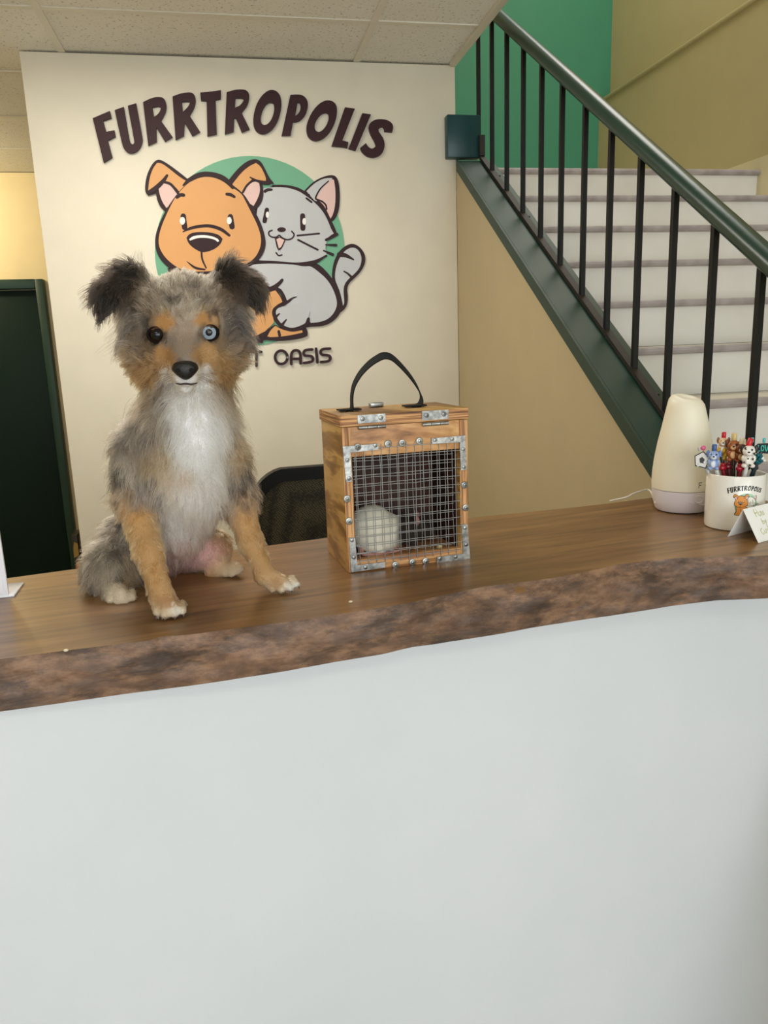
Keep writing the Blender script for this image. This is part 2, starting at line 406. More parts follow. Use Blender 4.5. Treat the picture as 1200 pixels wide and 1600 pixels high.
M_top = wood('walnut_top', [(0.30, (74, 50, 27)), (0.42, (114, 80, 43)), (0.55, (138, 99, 56)), (0.72, (160, 121, 76))], 3.2, (0.55, 6.5, 2.0), dist=1.6, rough=0.32, bump=0.03, coat=0.15, wscale=4.0, mixn=0.42)
def bark():
    m = bpy.data.materials.new('live_edge'); m.use_nodes = True; nt = m.node_tree; b = nt.nodes['Principled BSDF']; b.inputs['Roughness'].default_value = 0.55
    tc = nt.nodes.new('ShaderNodeTexCoord')
    def noise(sc, stretch, det, dist=0.0):
        mp = nt.nodes.new('ShaderNodeMapping'); mp.inputs['Scale'].default_value = stretch; nt.links.new(tc.outputs['Object'], mp.inputs['Vector'])
        n = nt.nodes.new('ShaderNodeTexNoise'); n.inputs['Scale'].default_value = sc; n.inputs['Detail'].default_value = det; n.inputs['Distortion'].default_value = dist; n.inputs['Roughness'].default_value = 0.72
        nt.links.new(mp.outputs['Vector'], n.inputs['Vector']); return n
    def ramp(n, stops):
        r = nt.nodes.new('ShaderNodeValToRGB'); els = r.color_ramp.elements
        for i, (p, c) in enumerate(stops):
            e = els[i] if i < 2 else els.new(p); e.position = p; e.color = (*lin(c), 1)
        nt.links.new(n.outputs['Fac'], r.inputs['Fac']); return r
    base = ramp(noise(24, (0.7, 1, 1.6), 10, 0.1), [(0.36, (82, 60, 46)), (0.5, (116, 87, 67)), (0.64, (152, 117, 90))])
    dark = ramp(noise(20, (0.55, 1, 1.7), 11, 0.15), [(0.49, (0, 0, 0)), (0.60, (225, 225, 225))])
    grey = ramp(noise(11, (0.5, 1, 1.8), 10, 0.1), [(0.52, (0, 0, 0)), (0.66, (190, 190, 190))])
    m1 = nt.nodes.new('ShaderNodeMix'); m1.data_type = 'RGBA'; m1.inputs[7].default_value = (*lin((54, 42, 36)), 1)
    nt.links.new(dark.outputs[0], m1.inputs[0]); nt.links.new(base.outputs[0], m1.inputs[6])
    m2 = nt.nodes.new('ShaderNodeMix'); m2.data_type = 'RGBA'; m2.inputs[7].default_value = (*lin((112, 98, 94)), 1)
    nt.links.new(grey.outputs[0], m2.inputs[0]); nt.links.new(m1.outputs[2], m2.inputs[6])
    nt.links.new(m2.outputs[2], b.inputs['Base Color'])
    bn = noise(60, (0.5, 1, 1.5), 5); bp = nt.nodes.new('ShaderNodeBump'); bp.inputs['Strength'].default_value = 0.5; bp.inputs['Distance'].default_value = 0.003
    nt.links.new(bn.outputs['Fac'], bp.inputs['Height']); nt.links.new(bp.outputs['Normal'], b.inputs['Normal'])
    return m
me_slab.materials.append(M_top); me_slab.materials.append(bark())
nc = len(rows[0])
for p in me_slab.polygons:
    c = p.center
    if p.normal.z > 0.75: p.material_index = 0
    else: p.material_index = 1 if p.normal.y < 0.3 else 0
for p in me_slab.polygons: p.use_smooth = True
me_slab.set_sharp_from_angle(angle=math.radians(50))
slab = link('counter_slab', me_slab); slab.location = ORG; slab.rotation_euler.z = CA
tag(slab, 'thick live-edge walnut slab forming the reception counter top', 'countertop')
# white knee wall under the slab
M_knee = mat('white_textured_wall', (216, 219, 222), 0.5, rgb2=(210, 214, 218), nscale=2.5, bump=0.10, bscale=55)
fy = float(np.mean(BL[:, 1]))+0.045
kw = tag(bx('wall_counter', ((U0+0.675)/2, fy+0.06, -(CZT+0.0)/2-TH/2), (0.675-U0, 0.12, CZT-TH), M_knee, None), kind='structure')
kw.location = ORG; kw.rotation_euler.z = CA
# ------------------------------------------------------------------ wall sign
M_plum = mat('plum_brown_acrylic', (58, 33, 37), 0.5, spec=0.2)
M_ink = mat('ink_brown', (54, 35, 38), 0.5, spec=0.2)
M_orange = mat('sign_orange', (226, 164, 98), 0.5); M_gray = mat('sign_grey', (198, 199, 202), 0.5)
M_pink = mat('sign_pink', (232, 196, 188), 0.5); M_sgreen = mat('sign_green', (112, 178, 142), 0.5); M_swhite = mat('sign_white', (246, 244, 240), 0.5)
def crop(ox, oy, s): return lambda pts: [(ox+x/s, oy+y/s) for x, y in pts]
cA, cB, cC = crop(140, 130, 6), crop(300, 130, 6), crop(430, 130, 6)
LET = [
 ('F', cA, [[(35,338),(195,270),(210,335),(132,362),(160,465),(238,450),(248,508),(176,545),(218,702),(137,752)]]),
 ('U', cA, [[(240,262),(325,232),(378,545),(390,572),(408,583),(421,573),(424,555),(362,222),(440,198),(500,520),(500,560),(482,610),(450,645),(405,665),(365,660),(330,630),(310,585)]]),
 ('R', cA, [[(505,188),(580,150),(645,138),(690,145),(715,175),(725,225),(718,275),(695,325),(672,362),(780,512),(710,555),(628,420),(632,555),(553,592)],[(592,235),(650,222),(672,235),(665,270),(640,305),(606,325)]]),
 ('R', cA, [[(780,135),(850,108),(925,95),(970,102),(992,135),(998,180),(985,235),(960,280),(940,315),(1037,465),(965,503),(893,375),(887,500),(808,538)],[(868,185),(930,178),(943,188),(935,215),(910,248),(876,278)]]),
 ('T', cB, [[(78,98),(180,90),(272,75),(270,155),(222,168),(233,485),(145,503),(138,175),(85,172)]]),
 ('R', cB, [[(325,95),(400,72),(470,68),(515,78),(537,115),(535,170),(515,225),(485,260),(465,288),(540,440),(467,470),(412,335),(396,335),(390,463),(308,485)],[(408,150),(470,148),(487,160),(475,190),(445,222),(402,240)]]),
 ('O', cB, [[(745,70),(795,85),(828,130),(838,200),(830,280),(805,360),(765,430),(710,475),(655,488),(605,465),(578,415),(572,345),(585,265),(612,190),(650,130),(700,85)],[(735,188),(765,198),(772,235),(765,290),(745,345),(718,385),(685,403),(655,395),(642,365),(645,320),(660,265),(688,215),(715,193)]]),
 ('P', cB, [[(920,120),(975,115),(1030,120),(1068,150),(1085,195),(1080,255),(1060,310),(1025,350),(985,372),(945,372),(922,498),(838,500)],[(988,190),(1008,190),(1018,220),(1012,265),(990,300),(965,315)]]),
 ('O', cC, [[(490,168),(540,180),(570,215),(578,270),(568,340),(545,410),(505,475),(455,525),(395,550),(345,545),(305,510),(290,455),(292,400),(315,330),(355,260),(405,205),(450,178)],[(470,283),(495,293),(502,325),(492,370),(470,415),(440,450),(410,468),(380,460),(365,430),(370,385),(395,335),(430,298)]]),
 ('L', cC, [[(650,235),(742,248),(625,545),(682,560),(672,614),(600,602),(525,597)]]),
 ('I', cC, [[(812,290),(892,302),(750,640),(684,622)]]),
 ('S', cC, [[(1090,468),(1020,460),(1018,435),(1005,418),(985,420),(965,435),(962,460),(985,490),(1010,530),(1022,580),(1012,640),(985,680),(940,702),(890,705),(840,685),(800,640),(795,612),(845,570),(862,600),(890,622),(915,620),(940,595),(930,560),(895,500),(875,450),(872,405),(895,370),(940,348),(1000,345),(1055,358),(1090,385),(1102,420)]]),
]
letters = [(n, [smooth_loop(c(l)) for l in loops]) for n, c, loops in LET]
def wfn(u, v, d):
    p = onY(u, v, WY); return (p[0], WY-d, p[2])
sg = thing('wall_lettering', 'large arched dark brown raised letters reading FURRTROPOLIS on the cream wall', 'lettering', tuple(onY(380, 200, WY)))
def sub_parent(o, t): o.parent = t; o.location = Vector(o.location)-t.location
for n, loops in letters:
    bm = bmesh.new(); plate(bm, loops, wfn, 0.001, 0.014)
    o = build('letter', bm, M_plum, None); sub_parent(o, sg)
# tagline A PET OASIS, drawn as even rounded strokes (coordinates in photo pixels)
tag_px = crop(380, 510, 7.5)
def tagline_strokes():
    L = [('T', [[(120,298),(210,298)],[(155,300),(153,460)]]),
         ('O', [[(373+72*1.0+72*math.cos(a),362+78*math.sin(a)) for a in [2*math.pi*i/16 for i in range(17)]]]),
         ('A', [[(562,440),(562,340),(575,300),(600,282),(635,282),(660,300),(670,340),(672,432)],[(562,380),(672,378)]]),
         ('S', [[(808,270),(750,274),(720,285),(706,312),(722,340),(770,345),(802,352),(818,380),(805,408),(770,420),(710,428)]]),
         ('I', [[(852,262),(868,420)]]),
         ('S', [[(1015,260),(950,264),(918,275),(906,302),(922,330),(975,336),(1008,346),(1020,372),(1005,400),(970,412),(910,418)]])]
    # the hidden first letters in the same hand
    L = [('A', [[(-560,500),(-560,400),(-545,360),(-520,342),(-485,342),(-460,360),(-450,400),(-448,496)],[(-560,440),(-450,438)]]),
         ('P', [[(-250,490),(-254,320),(-190,318),(-160,345),(-165,385),(-200,402),(-250,404)]]),
         ('E', [[(40,305),(-70,312),(-68,472),(45,464)],[(-68,392),(30,388)]])]+L
    return L
tg = thing('tagline_lettering', 'small dark brown raised letters reading A PET OASIS below the emblem', 'lettering', tuple(onY(440, 560, WY)))
for n, sts in tagline_strokes():
    bm = bmesh.new()
    for i_s, s in enumerate(sts): plate(bm, [stroke(tag_px(s), 4.1)], wfn, 0.001+0.0001*i_s, 0.010+0.0004*i_s)
    sub_parent(build('letter', bm, M_plum), tg)
# emblem: (key, colour, layer, loop) in photo pixels
e1, e2, e3 = crop(210, 230, 1200/220), crop(390, 250, 16/3), crop(390, 380, 6)
def S1(p, w): return stroke(e1(p), [x/5.4545 for x in (w if isinstance(w, (list, tuple)) else [w])])
def S2(p, w): return stroke(e2(p), [x/5.333 for x in (w if isinstance(w, (list, tuple)) else [w])])
def S3(p, w): return stroke(e3(p), [x/6 for x in (w if isinstance(w, (list, tuple)) else [w])])
sm = smooth_loop
EMB = []
def E(fig, name, col, lay, loop): EMB.append((fig, name, col, lay, loop))
# cat
E('cat','outline','ink',1, sm(e2([(190,208),(300,212),(400,236),(458,262),(600,340),(690,525),(730,618),(722,640),(640,676),(640,700),(630,760),(645,805),(560,850),(300,862),(60,860),(20,600),(60,300)])))
E('cat','outline','ink',1, sm(e2([(452,262),(520,190),(600,145),(680,125),(722,140),(745,200),(752,320),(742,430),(705,505),(670,520),(540,370)])))
E('cat','outline','ink',1, sm(e3([(540,190),(640,185),(760,310),(830,430),(872,560),(855,650),(790,730),(700,778),(560,785),(530,790),(470,820),(400,832),(330,815),(260,770),(215,700),(205,640),(240,590),(300,565),(312,550),(300,480),(250,430),(170,445),(60,410),(-90,330),(-90,180),(100,165)])))
E('cat','outline','ink',1, sm(e3([(768,330),(775,230),(800,140),(850,60),(920,12),(980,6),(1040,45),(1082,110),(1082,190),(1040,270),(980,330),(930,375),(910,430),(920,500),(915,570),(890,620),(850,650),(820,560),(790,440)])))
E('cat','fur','gray',2, sm(e2([(200,228),(300,230),(400,257),(470,302),(545,358),(600,420),(645,490),(680,570),(702,612),(645,650),(640,690),(628,740),(640,788),(560,832),(470,850),(380,858),(300,850),(200,842),(80,838),(40,700),(60,400),(110,240)])))
E('cat','fur','gray',2, sm(e2([(472,262),(540,195),(610,158),(668,152),(690,155),(600,250),(560,310),(560,345),(540,345)])))
E('cat','inner_ear','pink',3, sm(e2([(648,185),(680,163),(700,168),(714,250),(712,380),(692,460),(672,492),(640,420),(605,365),(556,328),(572,280)])))
E('cat','fur','gray',2, sm(e3([(-70,215),(100,192),(330,195),(500,212),(570,215),(640,265),(730,345),(790,450),(822,560),(800,640),(740,710),(660,740),(572,748),(545,715),(520,752),(450,785),(390,797),(330,780),(285,745),(250,690),(242,640),(260,612),(310,590),(352,560),(345,520),(310,450),(280,418),(180,420),(100,380),(-60,300)])))
E('cat','tail_fur','gray',2, sm(e3([(797,340),(802,250),(830,160),(880,80),(940,43),(990,45),(1030,82),(1050,150),(1032,230),(980,290),(920,340),(885,390),(876,450),(887,560),(874,588),(850,470),(822,400)])))
for p, w in (([(190,215),(300,220),(400,245),(490,298)],[10,16,22,24]),([(128,264),(150,252),(182,250)],[26,26,18]),([(472,322),(515,355)],16),([(540,350),(600,410),(650,490),(690,580),(722,625)],[10,14,18,22]),([(726,622),(690,642),(635,668)],[24,22]),
             ([(143,418),(124,512)],36),([(440,468),(442,572)],42),([(185,588),(160,602),(162,628),(188,645),(222,645),(246,630),(270,650),(310,666),(350,656),(370,625),(350,597)],12),([(220,775),(240,798),(268,793)],12),
             ([(397,632),(578,615)],14),([(402,668),(565,750)],16),([(632,708),(718,712)],[10,22]),([(615,757),(690,790)],[12,24]),([(-10,872),(60,852),(205,848)],[34,22,5]),([(300,856),(400,868),(480,868),(560,845),(640,798)],[5,22,36,30,8]),
             ([(655,180),(590,240),(555,300),(552,328),(600,348),(632,378),(640,412)],[10,14,14])):
    E('cat','ink_line','ink',4, S2(p, w))
for p, w in (([(165,440),(230,415),(280,375),(303,347)],[40,42,34,28]),([(252,422),(300,470),(325,540)],28),([(290,588),(360,548),(400,517),(440,503)],[34,28,16,6]),([(235,700),(278,662)],[34,12]),([(295,775),(342,718)],[36,12]),([(550,708),(545,750),(510,785)],24),
             ([(840,108),(900,118),(970,155)],[46,36,14]),([(882,266),(915,285),(948,315)],[12,22]),([(0,272),(40,264),(75,268)],[16,18,6]),([(95,350),(115,335)],[10,6])):
    E('cat','ink_line','ink',4, S3(p, w))
E('cat','nose','ink',4, sm(e2(ellipse(265,583,36,20))))
E('cat','mouth','ink',4, sm(e2([(208,652),(246,638),(302,662),(268,742),(242,757),(225,735)])))
E('cat','tongue','pink',5, sm(e2([(222,664),(248,650),(288,670),(262,730),(242,738)])))
E('cat','eye_glint','white',5, sm(e2(ellipse(148,460,14,26)))); E('cat','eye_glint','white',5, sm(e2(ellipse(454,515,16,28))))
# dog: body (mostly hidden in the photo by the real dog), foot, ears, head
E('dog','outline','ink',5, sm([(262,420),(300,400),(395,415),(420,450),(432,452),(441,466),(442,473),(430,480),(426,500),(410,536),(300,540),(256,534),(250,515),(270,490)]))
E('dog','coat','orange',6, sm([(270,425),(300,408),(390,420),(414,459),(430,454),(438,464),(441,472),(430,478),(425,488),(428,504),(404,528),(300,532),(264,528),(262,516),(280,490)]))
E('dog','outline','ink',5, sm(e3([(60,930),(130,905),(150,840),(200,782),(240,765),(300,800),(400,830),(500,792),(528,795),(545,830),(540,870),(480,895),(320,918),(200,915),(150,905)])))
E('dog','coat','orange',6, sm(e3([(165,875),(195,815),(240,775),(300,810),(400,832),(490,816),(495,838),(400,860),(300,875),(200,882)])))
E('dog','ink_line','ink',7, S3([(272,828),(280,865)],26))
E('dog','ink_line','ink',7, stroke([(318,450),(330,480),(345,500),(365,492)],3.5)); E('dog','ink_line','ink',7, stroke([(352,460),(354,500),(350,530)],3.5))
E('cat','leg','gray',8, sm(e3([(330,600),(380,560),(480,560),(560,640),(545,715),(520,752),(450,785),(390,797),(330,780),(285,745),(250,690),(242,640),(260,612),(310,590)])))
E('cat','ink_line','ink',9, S3([(335,565),(300,585),(245,605),(222,645),(235,700),(280,765),(340,800),(400,814),(470,800),(525,765),(548,712)],[20,26,28,28,28]))
E('cat','ink_line','ink',9, S3([(240,695),(278,662)],[28,12])); E('cat','ink_line','ink',9, S3([(300,770),(342,718)],[30,12]))
E('dog','outline','ink',5, sm(e1([(455,275),(380,215),(290,148),(220,108),(180,118),(140,168),(100,265),(90,385),(120,415),(185,395),(195,450),(220,510),(265,552),(330,520),(420,400)])))
E('dog','coat','orange',6, sm(e1([(455,300),(380,255),(290,180),(230,140),(195,140),(160,185),(130,270),(118,385),(190,340),(255,285),(340,330),(390,390),(440,380)])))
E('dog','inner_ear','pink',6, sm(e1([(205,345),(255,305),(300,322),(350,380),(375,420),(345,450),(310,495),(275,522),(245,480),(220,420)])))
E('dog','outline','ink',5, sm(e1([(790,300),(880,188),(960,122),(1030,103),(1078,125),(1112,190),(1152,270),(1188,312),(1130,322),(1090,312),(1102,400),(1087,470),(1052,522),(1005,545),(920,470),(850,390)])))
E('dog','coat','orange',6, sm(e1([(815,345),(910,222),(980,165),(1035,140),(1070,163),(1097,210),(1122,270),(1117,300),(1060,282),(1000,280),(960,330),(930,390),(860,420)])))
E('dog','inner_ear','pink',6, sm(e1([(920,400),(965,335),(1010,298),(1060,300),(1073,370),(1052,440),(1015,505),(960,470)])))
E('dog','outline','ink',6.5, sm(e1([(400,360),(480,290),(560,250),(650,240),(740,260),(830,320),(930,400),(975,470),(1032,560),(1082,660),(1117,780),(1117,860),(1082,940),(1030,990),(950,1022),(850,1060),(650,1092),(430,1092),(350,1062),(258,1002),(198,920),(176,830),(184,740),(220,640),(265,550),(320,462)])))
E('dog','coat','orange',7, sm(e1([(395,375),(470,300),(560,262),(640,255),(730,280),(810,335),(910,395),(945,460),(1000,570),(1050,670),(1080,770),(1076,850),(1040,930),(980,985),(900,1022),(800,1045),(620,1062),(440,1062),(340,1012),(260,940),(214,860),(206,790),(225,700),(265,600),(312,500),(352,430)])))
for p, w in (([(130,390),(190,350),(250,290),(280,247)],[36,40,32,22]),([(252,300),(310,320),(350,365),(375,400)],22),([(985,262),(1040,290),(1100,306),(1150,308)],[10,20,30,30]),([(925,388),(955,335),(1000,290)],[18,18,14]),
             ([(418,330),(470,285),(560,242),(650,238),(740,262),(800,305),(838,350)],[14,36,44,44,44,40,26]),([(365,432),(395,412),(420,414)],[26,30,30]),([(788,405),(820,410),(852,428)],[26,28,22]),
             ([(418,592),(430,688)],46),([(818,597),(832,682)],46),([(415,725),(480,695),(560,678),(650,676),(740,705),(808,755)],[8,24,26,28,28,22]),([(572,890),(580,960),(612,1032)],[16,16,12]),([(450,978),(520,1030),(600,1045)],[6,20,14])):
    E('dog','ink_line','ink',8, S1(p, w))
E('dog','nose','ink',8, sm(e1([(445,775),(470,740),(540,725),(640,728),(720,748),(752,785),(735,830),(680,875),(600,900),(560,895),(500,860),(460,820)])))
E('dog','nose_glint','white',9, sm(e1([(468,788),(500,760),(580,751),(660,761),(715,785),(722,805),(708,812),(690,792),(620,776),(540,776),(475,800)])))
E('dog','eye_glint','white',9, sm(e1(ellipse(411,632,23,33)))); E('dog','eye_glint','white',9, sm(e1(ellipse(808,630,21,31))))
CM = {'ink': M_ink, 'orange': M_orange, 'gray': M_gray, 'pink': M_pink, 'white': M_swhite}
em = thing('wall_emblem', 'painted dog and cat hugging before a green disc, raised on the cream wall', 'emblem', tuple(onY(390, 400, WY)))
bm = bmesh.new(); plate(bm, [ellipse(390, 392, 148, 148, 64)], wfn, 0.0005, 0.004); sub_parent(build('green_disc', bm, M_sgreen), em)
figs = {}
for f in ('cat', 'dog'):
    bm = bmesh.new()
    for ie, (fig, nme, c, lay, loop) in enumerate(EMB):
        if fig == f and nme == 'outline': plate(bm, [loop], wfn, 0.001+0.00002*ie, 0.006+0.0007*lay+0.00001*ie)
    figs[f] = build(f+'_figure', bm, M_ink); sub_parent(figs[f], em)
for ie, (fig, nme, c, lay, loop) in enumerate(EMB):
    if nme == 'outline': continue
    bm = bmesh.new(); plate(bm, [loop], wfn, 0.004, 0.006+0.0007*lay+0.00001*ie)
    o = build(nme, bm, CM[c], figs[fig])
# ------------------------------------------------------------------ distance-field bodies (dog, rat): one continuous surface
def capsule_d(P, a, b, ra, rb):
    a, b = np.array(a, float), np.array(b, float); ab = b-a; L2 = ab@ab+1e-12
    t = np.clip(((P-a)@ab)/L2, 0, 1)
    return np.linalg.norm(P-a-t[..., None]*ab, axis=-1)-(ra+(rb-ra)*t)
def ellipsoid_d(P, c, R, rad):
    q = (P-np.array(c))@np.array(R).T; rad = np.array(rad)
    k0 = np.linalg.norm(q/rad, axis=-1); k1 = np.linalg.norm(q/rad**2, axis=-1)
    return k0*(k0-1)/(k1+1e-9)
def prim_d(P, s):
    return capsule_d(P, s['a'], s['b'], s['ra'], s['rb']) if s['t'] == 'c' else ellipsoid_d(P, s['c'], s['R'], s['r'])
def field(P, prims):
    d = None
    for s in prims:
        e = prim_d(P, s)
        if d is None: d = e; continue
        k = s.get('k', 0.015); h = np.clip(0.5+0.5*(d-e)/k, 0, 1)
        d = d*(1-h)+e*h-k*h*(1-h)
    return d
def surface_nets(prims, lo, hi, h):
    n = np.ceil((np.array(hi)-lo)/h).astype(int)+1
    ax = [lo[i]+h*np.arange(n[i]) for i in range(3)]
    G = np.stack(np.meshgrid(*ax, indexing='ij'), -1); V = field(G, prims).astype(np.float32)
    s = V < 0
    c = n-1; cnt = np.zeros(c, int); acc = np.zeros((*c, 3))
    offs = [(i, j, k) for i in (0, 1) for j in (0, 1) for k in (0, 1)]
    def sl(a, o): return a[o[0]:o[0]+c[0], o[1]:o[1]+c[1], o[2]:o[2]+c[2]]
    for o in offs:
        for axis in range(3):
            if o[axis] == 0:
                q = list(o); q[axis] = 1
                va, vb = sl(V, o), sl(V, q); m = (va < 0) != (vb < 0)
                t = np.where(m, va/(va-vb+1e-20), 0)
                for k in range(3): acc[..., k] += np.where(m, o[k]+(t if k == axis else 0), 0)
                cnt += m
    act = cnt > 0; idx = -np.ones(c, int); idx[act] = np.arange(act.sum())
    cells = np.argwhere(act); verts = (cells+acc[act]/cnt[act][:, None])*h+lo
    faces = []
    for axis in range(3):
        b, d = [i for i in range(3) if i != axis]
        s0 = [slice(1, c[i]) for i in range(3)]; s0[axis] = slice(0, c[axis])
        s1 = list(s0); s1[axis] = slice(1, c[axis]+1)
        cr = s[tuple(s0)] != s[tuple(s1)]; fl = s[tuple(s0)]
        q = np.argwhere(cr); ins = fl[cr]
        base = q.copy(); base[:, b] += 1; base[:, d] += 1
        def g(db, dd):
            e = base.copy(); e[:, b] -= db; e[:, d] -= dd; return idx[e[:, 0], e[:, 1], e[:, 2]]
        f = np.stack([g(1, 1), g(0, 1), g(0, 0), g(1, 0)], 1)
        flip = ins if axis != 1 else ~ins
        f[~flip] = f[~flip][:, ::-1]
        faces.append(f)
    faces = np.concatenate(faces); faces = faces[(faces >= 0).all(1)]
    return verts, faces
def np_mesh(name, verts, faces):
    me = bpy.data.meshes.new(name); me.vertices.add(len(verts)); me.vertices.foreach_set('co', np.asarray(verts, np.float32).ravel())
    me.loops.add(faces.size); me.loops.foreach_set('vertex_index', faces.ravel().astype(np.int32))
    me.polygons.add(len(faces)); me.polygons.foreach_set('loop_start', np.arange(0, faces.size, faces.shape[1], dtype=np.int32))
    me.update(calc_edges=True); me.validate()
    me.polygons.foreach_set('use_smooth', np.ones(len(me.polygons), bool)); return me
def vcol(me, col):
    a = me.color_attributes.new('coat', 'FLOAT_COLOR', 'POINT'); c = np.ones((len(me.vertices), 4), np.float32); c[:, :3] = col; a.data.foreach_set('color', c.ravel())
def lin_np(c): c = np.asarray(c, float)/255.0; return np.where(c <= 0.04045, c/12.92, ((c+0.055)/1.055)**2.4)
def vnoise(P, sc, seed=0):
    q = P*sc+seed*17.3; i = np.floor(q).astype(np.int64); f = q-i; f = f*f*(3-2*f); out = 0
    for dx in (0, 1):
        for dy in (0, 1):
            for dz in (0, 1):
                hsh = ((i[:, 0]+dx)*374761393+(i[:, 1]+dy)*668265263+(i[:, 2]+dz)*2147483647+seed*1274126177) & 0xffffffff
                hsh = ((hsh ^ (hsh >> 13))*1274126177) & 0xffffffff; hsh = (hsh ^ (hsh >> 16)) & 0xffff
                w = (f[:, 0] if dx else 1-f[:, 0])*(f[:, 1] if dy else 1-f[:, 1])*(f[:, 2] if dz else 1-f[:, 2])
                out = out+w*hsh/65535.0
    return out
def coat_mat(name, rough=0.7):
    m = bpy.data.materials.new(name); m.use_nodes = True; nt = m.node_tree; b = nt.nodes['Principled BSDF']; b.inputs['Roughness'].default_value = rough
    b.inputs['Specular IOR Level'].default_value = 0.2
    a = nt.nodes.new('ShaderNodeAttribute'); a.attribute_name = 'coat'; nt.links.new(a.outputs['Color'], b.inputs['Base Color'])
    return m
def hair_mat(name):
    m = bpy.data.materials.new(name); m.use_nodes = True; nt = m.node_tree; nt.nodes.clear()
    out = nt.nodes.new('ShaderNodeOutputMaterial'); a = nt.nodes.new('ShaderNodeAttribute'); a.attribute_name = 'coat'
    h = nt.nodes.new('ShaderNodeBsdfHairPrincipled'); h.parametrization = 'COLOR'
    h.inputs['Roughness'].default_value = 0.55; h.inputs['Radial Roughness'].default_value = 0.7
    nt.links.new(a.outputs['Color'], h.inputs['Color']); nt.links.new(h.outputs[0], out.inputs['Surface']); return m
def hair_object(name, pts, cols, r0, parent, m):
    """pts (N,K,3), cols (N,3): hair strands as a curves object"""
    N, K, _ = pts.shape
    hc = bpy.data.hair_curves.new(name); hc.add_curves([K]*N)
    hc.attributes['position'].data.foreach_set('vector', pts.reshape(-1, 3).astype(np.float32).ravel())
    ra = hc.attributes.get('radius') or hc.attributes.new('radius', 'FLOAT', 'POINT')
    prof = np.linspace(1, 0.12, K); ra.data.foreach_set('value', (np.asarray(r0)[:, None]*prof[None]).astype(np.float32).ravel())
    ca = hc.attributes.new('coat', 'FLOAT_COLOR', 'CURVE'); c4 = np.ones((N, 4), np.float32); c4[:, :3] = cols; ca.data.foreach_set('color', c4.ravel())
    hc.materials.append(m); o = bpy.data.objects.new(name, hc); COL.objects.link(o)
    if parent is not None: o.parent = parent
    return o

# ------------------------------------------------------------------ wooden carrier
M_ply = wood('plywood_face', [(0.38, (136, 94, 42)), (0.46, (162, 118, 58)), (0.51, (202, 158, 90)), (0.70, (216, 176, 108))], 9, (1.0, 0.6, 3.0), dist=0.8, rough=0.5, bump=0.15, wscale=6, mixn=0.16)
M_pine = wood('pine_front', [(0.32, (126, 82, 46)), (0.46, (184, 132, 82)), (0.58, (214, 166, 112)), (0.75, (228, 186, 134))], 12, (0.8, 1, 2.2), dist=1.4, rough=0.5, bump=0.12, wscale=4, mixn=0.35)
M_plyedge = wood('plywood_edge', [(0.34, (84, 48, 26)), (0.45, (150, 98, 56)), (0.55, (206, 154, 98)), (0.7, (222, 178, 124))], 14, (0.5, 0.5, 22), dist=0.3, rough=0.55, bump=0.3, wscale=2, mixn=0.3)
M_plyedge_v = wood('plywood_edge_upright', [(0.34, (84, 48, 26)), (0.45, (150, 98, 56)), (0.55, (206, 154, 98)), (0.7, (222, 178, 124))], 14, (22, 0.5, 0.5), dist=0.3, rough=0.55, bump=0.3, wscale=2, mixn=0.3)
M_zinc = mat('galvanised_steel', (178, 178, 174), 0.38, 0.85, rgb2=(120, 120, 118), nscale=90, bump=0.1, bscale=200)
M_wire = mat('steel_wire', (168, 168, 166), 0.35, 0.9)
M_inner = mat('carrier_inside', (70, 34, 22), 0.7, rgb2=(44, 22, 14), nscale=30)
M_strap = mat('black_webbing', (12, 12, 13), 0.95, bump=0.3, bscale=900)
CO = np.array([0.147, 1.07, CZT]); CR = math.radians(6.0); CW, CD, CH, LT = 0.193, 0.130, 0.2145, 0.0165
cu, cv = np.array([math.cos(CR), math.sin(CR), 0]), np.array([-math.sin(CR), math.cos(CR), 0])
def cl(px, py, dy=0.0):
    """photo pixel -> carrier-local point on the plane dy behind its front"""
    o = CO+cv*dy; d = ray(px, py); t = ((o-CAM)@cv)/(d@cv); p = CAM+d*t-CO
    return (p@cu, dy, p[2])
cg = thing('pet_carrier', 'small wooden plywood box carrier with wire mesh front and black strap handle', 'carrier', tuple(CO), CR)
bx('side_panel', (0.0065, CD/2, CH/2), (0.013, CD, CH), M_ply, cg, bevel=0.0008)
bx('side_panel', (CW-0.0065, CD/2, CH/2), (0.013, CD, CH), M_ply, cg, bevel=0.0008)
bx('edge_strip', (0.0066, -0.0004, CH/2), (0.0128, 0.001, CH-0.001), M_plyedge_v, cg)
bx('edge_strip', (CW-0.0066, -0.0004, CH/2), (0.0128, 0.001, CH-0.001), M_plyedge_v, cg)
bx('back_panel', (CW/2, CD-0.006, CH/2), (CW-0.026, 0.012, CH), M_inner, cg)
bx('floor_panel', (CW/2, CD/2, 0.0065), (CW-0.026, CD-0.024, 0.013), M_pine, cg)
bx('front_rail', (CW/2, 0.006, CH-0.0215), (CW-0.0262, 0.012, 0.043), M_pine, cg, bevel=0.0006)
bx('front_rail', (CW/2, 0.006, 0.009), (CW-0.0262, 0.012, 0.018), M_plyedge, cg, bevel=0.0006)
bx('side_lining', (0.0136, CD/2, CH/2), (0.001, CD-0.026, CH-0.03), M_inner, cg)
bx('side_lining', (CW-0.0136, CD/2, CH/2), (0.001, CD-0.026, CH-0.03), M_inner, cg)
ld = bx('lid', (CW/2, CD/2, CH+LT/2+0.0008), (CW+0.002, CD+0.004, LT), M_ply, cg, bevel=0.001)
bx('edge_strip', (CW/2, -0.0024, CH+LT/2+0.0008), (CW+0.001, 0.0012, LT-0.001), M_plyedge, ld)
bx('edge_strip', (-0.0014, CD/2, CH+LT/2+0.0008), (0.0012, CD+0.003, LT-0.001), M_plyedge, ld)
